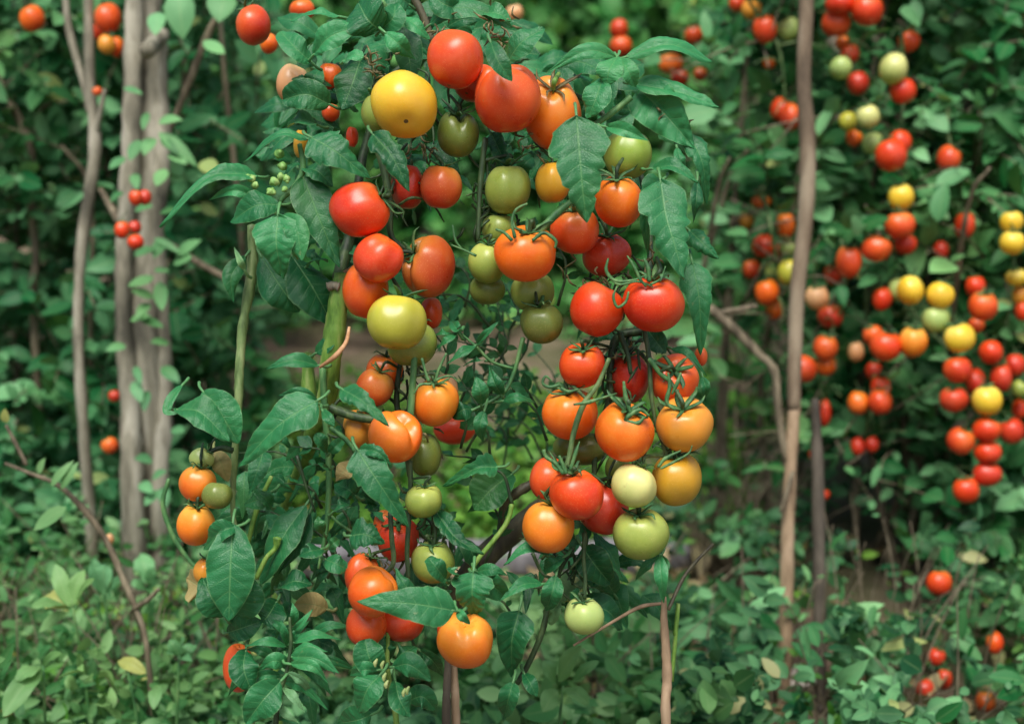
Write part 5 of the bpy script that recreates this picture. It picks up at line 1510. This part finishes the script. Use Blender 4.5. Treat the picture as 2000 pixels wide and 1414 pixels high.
# leaves: plant, outline, depth from focus, half width px, midrib pixels, options
LV = [
 # crown of the arch
 ('m','o',.05,16,[(663,33),(618,26),(568,42)],{'rnd':.9}),
 ('m','r',.03,26,[(608,122),(578,95),(547,62)],{'rnd':.6}),
 ('m','o',.02,30,[(612,108),(645,72),(706,50)],{'rnd':.8,'roll':10}),
 ('m','r',.01,42,[(742,60),(718,38),(700,6)],{'rnd':.3}),
 ('m','o',.02,26,[(745,58),(768,35),(772,8)],{'rnd':.4}),
 ('m','n',.00,22,[(752,64),(780,88),(812,116)],{'rnd':.85}),
 ('m','o',.03,17,[(785,33),(812,50),(838,78)],{'rnd':1.}),
 ('m','o',.02,24,[(838,50),(880,18),(940,22),(1000,56)],{'rnd':.4}),
 ('m','r',-.02,15,[(672,120),(690,108),(710,112)],{'rnd':1.,'mat':'L'}),
 ('m','o',.03,40,[(708,105),(690,160),(668,215)],{'rnd':.0}),
 ('m','r',.01,32,[(645,205),(600,185),(553,195)],{'rnd':.15}),
 ('m','o',.02,22,[(622,245),(592,235),(562,250)],{'rnd':.2}),
 ('m','l',-.05,46,[(606,268),(655,296),(722,350)],{'rnd':.35,'roll':0,'fold':.1}),
 ('m','n',-.03,16,[(603,272),(545,262),(476,318)],{'rnd':.6,'roll':25}),
 ('m','l',-.06,36,[(728,262),(768,310),(800,376)],{'rnd':.05,'roll':0}),
 ('m','o',-.05,28,[(990,122),(1020,82),(1064,56)],{'rnd':.45,'roll':-5}),
 ('m','o',-.08,22,[(958,82),(972,118),(1000,160)],{'rnd':.2,'roll':0}),
 ('m','o',.02,22,[(938,30),(968,26),(998,42)],{'rnd':.7}),
 ('m','o',.02,30,[(900,20),(870,10),(838,-10)],{'rnd':.3}),
 ('m','o',.04,30,[(800,10),(780,-5),(745,-30)],{'rnd':.3}),
 # right shoulder of the arch
 ('m','o',-.02,24,[(1222,112),(1308,88),(1391,122)],{'rnd':.85,'roll':-10}),
 ('m','n',-.01,20,[(1205,112),(1145,100),(1066,144)],{'rnd':.8}),
 ('m','o',-.02,27,[(1205,112),(1190,138),(1184,168)],{'rnd':.9}),
 ('m','o',-.02,20,[(1210,116),(1228,140),(1240,170)],{'rnd':.9}),
 ('m','l',.00,30,[(1240,165),(1330,182),(1405,211)],{'rnd':.75,'roll':-10,'tooth':.08}),
 ('m','l',.01,50,[(1250,175),(1300,225),(1356,290)],{'rnd':.75,'tooth':.05}),
 ('m','o',-.02,30,[(1178,150),(1165,190),(1148,232)],{'rnd':.6}),
 ('m','n',-.05,17,[(1184,248),(1222,255),(1268,276)],{'rnd':.9}),
 ('m','l',-.09,63,[(1126,228),(1132,300),(1138,370),(1146,436)],{'rnd':.3,'roll':4,'fold':.12,'curl':.1,'tip':-.01}),
 ('m','l',.03,26,[(960,262),(978,300),(1000,348)],{'rnd':.0}),
 ('m','l',-.05,56,[(1290,352),(1300,420),(1318,480),(1336,546)],{'rnd':.45,'roll':-6,'fold':.08,'curl':.15}),
 ('m','l',-.04,24,[(1292,352),(1270,370),(1262,440),(1266,500)],{'rnd':.35}),
 ('m','n',-.02,20,[(1272,330),(1318,326),(1364,358)],{'rnd':.5}),
 ('m','n',-.02,16,[(1362,352),(1360,390),(1353,438)],{'rnd':.1}),
 ('m','n',-.01,13,[(1322,288),(1330,315),(1341,346)],{'rnd':.5}),
 ('m','l',.00,26,[(1345,262),(1372,320),(1380,400)],{'rnd':.35}),
 ('m','l',.01,26,[(1346,450),(1372,475),(1404,506)],{'rnd':.3,'curl':.6}),
 ('m','l',.00,34,[(1352,512),(1366,590),(1368,694)],{'rnd':.5,'tooth':.15}),
 ('m','o',.02,22,[(1262,640),(1280,665),(1300,690)],{'rnd':.1}),
 ('m','n',.01,12,[(1310,680),(1345,690),(1380,735)],{'rnd':.4}),
 ('m','n',.02,13,[(1372,735),(1378,760),(1372,785)],{'rnd':.4}),
 # left shoulder
 ('m','l',-.02,28,[(502,345),(455,340),(400,352),(311,444)],{'rnd':.6,'roll':12,'tooth':.05}),
 ('m','n',-.03,13,[(507,390),(458,372),(408,391)],{'rnd':1.,'mat':'L'}),
 ('m','o',-.04,33,[(545,400),(500,402),(450,434)],{'rnd':.3}),
 ('m','l',-.06,52,[(543,420),(540,480),(554,545)],{'rnd':.7,'roll':4,'tooth':.06}),
 ('m','o',-.05,26,[(550,424),(578,448),(590,510)],{'rnd':.65}),
 ('m','r',-.055,14,[(568,468),(580,485),(585,506)],{'rnd':.9}),
 ('m','l',-.02,42,[(592,345),(625,430),(664,524)],{'rnd':.1,'roll':0,'tooth':.04}),
 ('m','o',-.01,26,[(590,330),(620,335),(650,365)],{'rnd':.4}),
 ('m','o',.02,42,[(510,500),(548,560),(584,610)],{'rnd':.15}),
 ('m','o',.03,46,[(570,500),(612,565),(652,640)],{'rnd':.1}),
 ('m','o',.02,22,[(600,440),(632,460),(655,500)],{'rnd':.1}),
 ('m','r',.025,14,[(600,520),(618,505),(638,512)],{'rnd':.3}),
 ('m','n',-.02,20,[(624,714),(570,704),(518,722)],{'rnd':.35,'roll':6}),
 ('m','n',.01,18,[(616,690),(640,672),(650,655)],{'rnd':.3}),
 ('m','l',-.06,46,[(620,782),(545,830),(466,912)],{'rnd':.45,'roll':6,'fold':.15,'tooth':.04}),
 ('m','n',-.03,15,[(622,788),(585,768),(543,772)],{'rnd':.3}),
 # sprays in the gap of the arch
 ('m','r',-.01,13,[(897,652),(890,640),(882,627)],{'rnd':.3}),
 ('m','n',-.01,11,[(931,674),(950,652),(975,627)],{'rnd':.35}),
 ('m','n',-.01,10,[(893,650),(872,664),(850,684)],{'rnd':.35}),
 ('m','n',.0,10,[(880,652),(865,648),(846,658)],{'rnd':.3}),
 ('m','n',-.01,13,[(929,675),(903,688),(872,712)],{'rnd':.4}),
 ('m','n',.0,8,[(949,705),(930,704),(904,715)],{'rnd':.4}),
 ('m','n',-.01,17,[(980,772),(966,748),(955,714)],{'rnd':.2}),
 ('m','o',-.02,17,[(940,790),(938,765),(930,736)],{'rnd':.4}),
 ('m','n',-.02,17,[(946,802),(938,832),(943,866)],{'rnd':.3,'roll':0}),
 ('m','n',-.01,13,[(981,783),(1010,776),(1047,787)],{'rnd':.25}),
 ('m','o',.0,22,[(922,800),(905,800),(884,815)],{'rnd':.0}),
 ('m','l',-.08,26,[(668,760),(710,785),(760,832)],{'rnd':.3,'roll':0}),
 ('m','o',-.06,11,[(630,802),(640,815),(653,832)],{'rnd':.4}),
 ('m','r',-.04,15,[(637,880),(628,862),(615,848)],{'rnd':.2}),
 ('m','r',-.045,13,[(644,884),(655,872),(668,860)],{'rnd':.35}),
 ('m','r',-.03,11,[(643,915),(632,912),(622,904)],{'rnd':.2}),
 ('m','l',-.09,44,[(698,878),(738,940),(798,1030)],{'rnd':.25,'roll':2,'fold':.15}),
 ('m','l',-.08,18,[(702,880),(735,882),(764,908)],{'rnd':.3}),
 ('m','o',.03,24,[(695,968),(680,955),(655,945)],{'rnd':.15}),
 ('m','l',-.07,36,[(684,1046),(715,1044),(750,1062)],{'rnd':.1,'roll':0}),
 ('m','n',-.02,12,[(650,1000),(665,985),(690,988)],{'rnd':.2}),
 ('m','o',-.02,12,[(632,1042),(625,1025),(622,1008)],{'rnd':.2}),
 ('m','r',-.05,20,[(628,1072),(607,1076),(588,1082)],{'rnd':.15}),
 ('m','r',-.05,20,[(635,1092),(655,1100),(676,1110)],{'rnd':.3}),
 ('m','o',-.02,11,[(640,1072),(652,1060),(662,1052)],{'rnd':.2}),
 ('m','l',-.03,30,[(972,912),(930,915),(866,950)],{'rnd':.35,'roll':4}),
 ('m','o',.07,44,[(1000,925),(960,955),(925,995)],{'rnd':.1}),
 ('m','l',-.01,24,[(852,1000),(890,1050),(945,1082)],{'rnd':.0}),
 ('m','l',-.11,42,[(888,1192),(800,1178),(696,1174)],{'rnd':.4,'roll':-6,'fold':.1,'tooth':.10}),
 ('m','n',-.10,16,[(820,1172),(790,1140),(772,1108)],{'rnd':.25}),
 ('m','l',-.05,48,[(925,1116),(922,1160),(926,1206)],{'rnd':.4,'roll':0,'tooth':.2}),
 ('m','n',-.04,14,[(930,1116),(960,1112),(992,1124)],{'rnd':.35}),
 ('m','o',-.04,27,[(936,1120),(960,1142),(988,1166)],{'rnd':.4}),
 ('m','r',-.06,20,[(870,1132),(852,1108),(836,1088)],{'rnd':.3}),
 ('m','r',-.06,11,[(892,1126),(886,1114),(876,1108)],{'rnd':.3}),
 ('m','n',-.02,17,[(1060,1140),(1020,1142),(974,1174)],{'rnd':.5}),
 ('m','n',.0,17,[(1072,1084),(1030,1070),(984,1104)],{'rnd':.7}),
 ('m','o',-.02,24,[(1086,1124),(1078,1158),(1066,1192)],{'rnd':.3}),
 ('m','l',-.01,48,[(1014,1192),(1000,1250),(1000,1320)],{'rnd':.1,'roll':0,'tooth':.04}),
 ('m','o',-.01,24,[(1002,1332),(994,1360),(985,1402)],{'rnd':.2}),
 ('m','o',.0,15,[(1024,1315),(1036,1335),(1048,1360)],{'rnd':.1}),
 ('m','o',-.10,10,[(893,1190),(902,1203),(918,1218)],{'rnd':.9}),
 ('m','o',.02,38,[(1138,1068),(1160,1100),(1192,1140)],{'rnd':.0}),
 ('m','n',.03,22,[(1160,1040),(1192,1080),(1215,1126)],{'rnd':.6}),
 ('m','r',-.01,16,[(1100,1088),(1080,1100),(1062,1112)],{'rnd':.5}),
 ('m','o',.05,30,[(1100,1180),(1180,1190),(1215,1230)],{'rnd':.1}),
 ('m','o',.06,26,[(1200,1160),(1180,1130),(1150,1110)],{'rnd':.1}),
 # pale leaf backs
 ('m','r',.06,26,[(1138,1128),(1115,1145),(1090,1170)],{'mat':'P','rnd':.6}),
 ('m','r',.05,22,[(1090,1165),(1080,1195),(1065,1210)],{'mat':'P','rnd':.3}),
 ('m','n',.03,20,[(690,905),(672,920),(655,940)],{'mat':'Y','rnd':.3}),
 # left plant
 ('f','o',-.02,40,[(396,764),(430,806),(466,866)],{'rnd':.5,'roll':4}),
 ('f','o',-.04,34,[(345,800),(392,806),(448,862)],{'rnd':.4}),
 ('f','n',-.02,12,[(356,752),(340,770),(326,804),(360,806)],{'rnd':.6}),
 ('f','n',.02,20,[(480,500),(452,540),(456,592)],{'rnd':.3}),
 ('f','n',-.02,9,[(478,528),(468,508),(457,482)],{'mat':'P','rnd':.5}),
 ('f','o',-.05,50,[(455,1022),(450,1110),(447,1212)],{'rnd':.35,'roll':0}),
 ('f','o',-.05,26,[(462,1028),(432,1038),(398,1072)],{'rnd':.4}),
 ('f','o',-.03,34,[(440,1205),(415,1170),(396,1128)],{'rnd':.2}),
 ('f','o',-.02,34,[(452,1208),(480,1170),(496,1130)],{'rnd':.2}),
 ('f','l',-.01,24,[(515,880),(502,920),(486,966)],{'rnd':.2,'tooth':.05}),
 ('f','o',.02,34,[(598,985),(552,1050),(512,1140)],{'rnd':.3}),
 ('f','n',.03,24,[(606,1000),(585,1060),(545,1120)],{'rnd':.0}),
 ('f','o',.02,24,[(546,1148),(575,1135),(610,1142)],{'rnd':.15}),
 ('f','o',.0,36,[(540,1175),(525,1200),(512,1215)],{'rnd':.1}),
 ('f','o',-.01,24,[(445,1235),(475,1225),(512,1212)],{'rnd':.15}),
 ('f','o',-.03,30,[(480,1270),(476,1305),(492,1352)],{'rnd':.1}),
 ('f','o',.02,20,[(530,960),(505,975),(478,985)],{'rnd':.3}),
 ('f','n',.02,16,[(530,990),(520,975),(490,950)],{'rnd':.3}),
 ('f','o',.03,34,[(412,1160),(390,1145),(365,1130)],{'mat':'Y','rnd':.1}),
 ('f','o',.04,24,[(640,1190),(610,1180),(575,1180)],{'mat':'Y','rnd':.4}),
 ('f','n',.03,15,[(440,1190),(450,1172),(470,1160)],{'mat':'Y','rnd':.4}),
 ('f','o',.02,20,[(420,880),(432,905),(445,940)],{'mat':'Y','rnd':.2}),
 # sprig with feather-like leaflets
 ('s','n',-.04,22,[(568,1282),(615,1285),(662,1314)],{'rnd':.6}),
 ('s','n',-.03,14,[(562,1278),(600,1265),(640,1272)],{'rnd':.7}),
 ('s','n',-.04,11,[(560,1312),(590,1330),(612,1362)],{'mat':'P','rnd':.2}),
 ('s','n',-.04,11,[(552,1342),(572,1360),(596,1392)],{'mat':'P','rnd':.3}),
 ('s','n',-.04,10,[(543,1374),(560,1395),(585,1412)],{'mat':'P','rnd':.3}),
 ('s','n',-.03,18,[(562,1300),(535,1290),(503,1310)],{'rnd':.6}),
 ('s','o',-.05,34,[(548,1330),(515,1365),(480,1412)],{'rnd':.5}),
 ('s','n',-.02,10,[(566,1265),(556,1235),(548,1210)],{'rnd':.5}),
 ('s','n',-.02,12,[(570,1262),(580,1235),(605,1212)],{'rnd':.6}),
 ('s','n',-.02,14,[(575,1268),(600,1245),(640,1240)],{'rnd':.6}),
 ('s','n',-.01,14,[(578,1290),(620,1320),(650,1360)],{'rnd':.5}),
 ('s','n',.0,12,[(540,1290),(510,1270),(480,1268)],{'rnd':.4}),
 # more leaflets of the sprig
 ('s','n',-0.02,9,[(566,1240),(590,1215),(612,1188)],{'rnd':0.80}),
 ('s','n',-0.01,9,[(566,1240),(545,1222),(520,1205)],{'rnd':0.60}),
 ('s','n',-0.03,12,[(572,1255),(615,1240),(668,1250)],{'rnd':0.75}),
 ('s','n',-0.02,11,[(560,1262),(520,1252),(478,1262)],{'rnd':0.60}),
 ('s','n',-0.05,13,[(566,1296),(610,1300),(640,1332)],{'rnd':0.80}),
 ('s','n',-0.02,13,[(552,1330),(590,1340),(640,1385)],{'rnd':0.70}),
 ('s','n',-0.03,14,[(550,1318),(510,1320),(470,1348)],{'rnd':0.50}),
 ('s','n',-0.01,12,[(600,1250),(640,1222),(690,1225)],{'rnd':0.50}),
 ('s','n',0.0,12,[(610,1290),(650,1290),(700,1310)],{'rnd':0.40}),
 ('s','n',-0.02,10,[(566,1225),(575,1200),(570,1175)],{'rnd':0.70}),
 ('s','n',0.01,14,[(500,1300),(470,1320),(445,1360)],{'rnd':0.30}),
 ('s','n',-0.02,12,[(535,1400),(560,1400),(600,1425)],{'rnd':0.60}),
 # rosette
 ('r','r',-.03,32,[(742,1318),(722,1285),(712,1248)],{'rnd':.3}),
 ('r','o',-.04,24,[(768,1302),(800,1298),(842,1328)],{'rnd':.35}),
 ('r','o',-.04,17,[(738,1308),(710,1308),(684,1318)],{'rnd':.6}),
 ('r','o',-.05,34,[(742,1318),(718,1345),(700,1392)],{'rnd':.5}),
 ('r','o',-.03,24,[(772,1330),(780,1365),(800,1400)],{'rnd':.3}),
 ('r','o',-.02,26,[(795,1370),(825,1360),(850,1385)],{'rnd':.3}),
 ('r','o',-.01,24,[(772,1295),(790,1275),(810,1262)],{'rnd':.1}),
 ('r','o',-.02,30,[(725,1395),(700,1405),(660,1412)],{'rnd':.4}),
 ('r','o',.0,20,[(760,1290),(755,1265),(765,1240)],{'rnd':.2}),
 ('r','n',.01,20,[(820,1270),(845,1290),(866,1320)],{'rnd':.0}),
 # cane
 ('c','n',-.03,15,[(1288,1082),(1292,1130),(1297,1178)],{'rnd':.6}),
 ('c','n',-.02,11,[(1284,1088),(1262,1105),(1240,1135)],{'rnd':.4}),
 ('c','n',-.01,10,[(1293,1085),(1300,1105),(1298,1125)],{'rnd':.3}),
]
OWN = {'m': main, 'f': left, 's': sprig, 'r': rosette, 'c': cane}
MT = {'P': LEAF_PALE, 'Y': LEAF_DRY, 'L': LEAF_PALE}
for own, kind, dd, hw, pts, kw in LV:
    kw = dict(kw)
    mat = MT.get(kw.pop('mat', None), LEAF)
    if mat is LEAF_PALE and kw.get('rnd', 0) >= 1:
        mat = LEAF
    tooth = kw.pop('tooth', None)
    near_leaf(OWN[own], kind, dd, hw, pts, mat=mat, tooth=tooth, **kw)

# shaded inner leaves that fill the arch behind the ones above
fill = Geo()
arc = [(560, 330), (600, 200), (680, 120), (780, 60), (900, 50), (1020, 90), (1130, 150), (1230, 200), (1290, 300), (1330, 420), (1340, 560), (1300, 660)]
arc = smooth_path(np.array([(a, b, 0) for a, b in arc]), 8)
for k in range(250):
    a = arc[rng.integers(0, len(arc))]
    x, y = a[0] + rng.normal() * 32, a[1] + rng.normal() * 34
    if x > 1240 and rng.random() < .93:
        continue
    if x > 1330 or x < 560 or y < (25 if x < 1000 else 100):
        continue
    if 690 < x < 1250 and 250 < y < 420 and rng.random() < .5:
        y -= 60
    d = FOCUS + rng.uniform(.07, .26)
    L = rng.uniform(45, 100)
    an = rng.uniform(-.6, 3.7)
    sp = [P(x, y, d), P(x + L * .5 * math.cos(an), y + L * .5 * math.sin(an) - 6, d - .01), P(x + L * math.cos(an), y + L * math.sin(an) + 8, d + rng.uniform(-.03, .03))]
    nh = nrm(-CF + np.array([rng.normal() * .5, 0, rng.normal() * .4 + .5]))
    V, F, lu, lv, c, t, n = leaf_np(sp, L * rng.uniform(.22, .34) * K * d, 'l' if rng.random() < .5 else 'o', nh, .25, .25, k, rows=15, cols=7)
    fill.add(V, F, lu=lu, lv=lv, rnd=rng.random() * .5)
for (cx, cy, sx, sy, n) in [(640, 480, 40, 80, 22), (800, 320, 80, 60, 26), (1150, 340, 70, 80, 26), (990, 280, 60, 40, 20), (700, 960, 60, 60, 10), (880, 1120, 70, 60, 16), (1150, 1110, 80, 60, 22), (560, 1060, 90, 110, 60), (580, 1250, 60, 80, 16), (1220, 690, 60, 60, 14)]:
    for k in range(n):
        x, y = cx + rng.normal() * sx * .7, cy + rng.normal() * sy * .7
        d = FOCUS + rng.uniform(.07, .2)
        L = rng.uniform(40, 85)
        an = rng.uniform(0, 3.14)
        sp = [P(x, y, d), P(x + L * .5 * math.cos(an), y + L * .5 * math.sin(an) - 6, d - .01), P(x + L * math.cos(an), y + L * math.sin(an) + 8, d + rng.uniform(-.03, .03))]
        nh = nrm(-CF + np.array([rng.normal() * .5, 0, rng.normal() * .4 + .5]))
        V, F, lu, lv, c, t, nn = leaf_np(sp, L * rng.uniform(.22, .34) * K * d, 'l', nh, .25, .25, k, rows=15, cols=7)
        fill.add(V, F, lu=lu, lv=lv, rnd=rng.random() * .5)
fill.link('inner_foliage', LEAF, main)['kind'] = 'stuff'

# left plant stems, buds
stem_down(left, 'stem', STEM_O, [(492, 440), (494, 500), (488, 560), (474, 640), (468, 720), (465, 800), (458, 900), (455, 1000), (470, 1100)], [10, 11, 11, 10, 9, 8, 7, 5, 4], .03, .05)
px_stem(left, 'truss_stem', STEM_L, [(330, 935), (318, 985), (340, 1050), (375, 1100), (395, 1110)], [4, 5, 5, 4, 3], .25)
px_stem(left, 'truss_stem', STEM_D, [(455, 880), (430, 875), (405, 890), (400, 930), (412, 990)], [6, 5, 4, 4, 3], .0)
px_stem(left, 'branch', STEM, [(470, 1120), (500, 1000), (530, 930)], [5, 5, 4], .04)
px_stem(left, 'branch', STEM, [(500, 1130), (520, 1090), (538, 1070), (542, 1050)], [5, 5, 5, 9], .0)
bud = Geo()
for (x, y, rr_) in [(545, 300, 12), (552, 325, 11), (548, 345, 9), (560, 350, 10), (535, 355, 12), (530, 375, 11), (556, 370, 8), (492, 350, 10), (498, 362, 9), (484, 345, 7)]:
    c = P(x, y, FOCUS - .03)
    s = rr_ * K * FOCUS * 1.1
    for q in range(3):
        dv = nrm(rng.normal(size=3)) * s * .8
        V, F, t = tube([c - dv * .6, c, c + dv], [s * .4, s * .72, s * .25], 8, 4, .08)
        bud.add(V, F)
bud.link('flower_buds', stem_mat('bud_green', (84, 140, 64), (120, 168, 84), (164, 196, 120)), main)

px_stem(sprig, 'stem', STEM_D, [(566, 1205), (568, 1260), (560, 1310), (548, 1350), (538, 1420), (530, 1600), (528, 1900)], [3, 4, 4, 5, 6, 7, 8], -.04)
px_stem(rosette, 'stem', STEM, [(758, 1230), (757, 1300), (765, 1360), (775, 1420), (780, 1600), (780, 1900)], [4, 5, 5, 6, 7, 8], -.01)
bu = Geo()
for (x, y) in [(733, 1294), (746, 1298), (750, 1322), (754, 1336), (788, 1352), (795, 1348)]:
    c = P(x, y, FOCUS - .06)
    V, F, t = tube([c - CU * .004, c, c + CU * .004 + CR * .002], [.0010, .0022, .0010], 8, 4, .06)
    bu.add(V, F)
bu.link('cream_buds', stem_mat('bud_cream', (120, 150, 84), (156, 172, 104), (190, 194, 136)), rosette)

stem_down(cane, 'stem', TAN, [(1297, 1165), (1297, 1210), (1301, 1270), (1303, 1330), (1301, 1414)], [5, 7, 9, 10, 10], .0, .04)
px_stem(cane, 'branch', WOODY, [(1305, 1190, .02), (1340, 1120, .04), (1392, 1062, .06)], [4, 4, 3], .0, wob=.06)
px_stem(cane, 'branch', TAN, [(1294, 1178), (1250, 1185), (1195, 1215), (1120, 1260)], [3, 4, 3, 2], .02)
px_stem(cane, 'branch', STEM, [(1318, 1240), (1325, 1180), (1312, 1330)], [4, 4, 4], .05)

# stakes at the foot of the near plant
st = thing('garden_stake', 'short dark stake beside a pale cane under the lowest light orange tomato', 'stake', P(876, 1400, FOCUS + .06) * np.array([1, 1, 0]))
g0 = P(872, 1400, FOCUS + .06)
stem_world(st, 'dark_rod', STAKE_D, [P(876, 1270, FOCUS + .06), P(873, 1340, FOCUS + .06), g0, g0 * np.array([1, 1, .5]), g0 * np.array([1, 1, 0])], np.array([7, 8, 9, 9, 9]) * K * FOCUS, .04)
g0 = P(890, 1400, FOCUS + .07)
stem_world(st, 'pale_cane', TAN, [P(886, 1290, FOCUS + .07), P(888, 1340, FOCUS + .07), g0, g0 * np.array([1, 1, .5]), g0 * np.array([1, 1, 0])], np.array([7, 9, 9, 9, 9]) * K * FOCUS, .04)
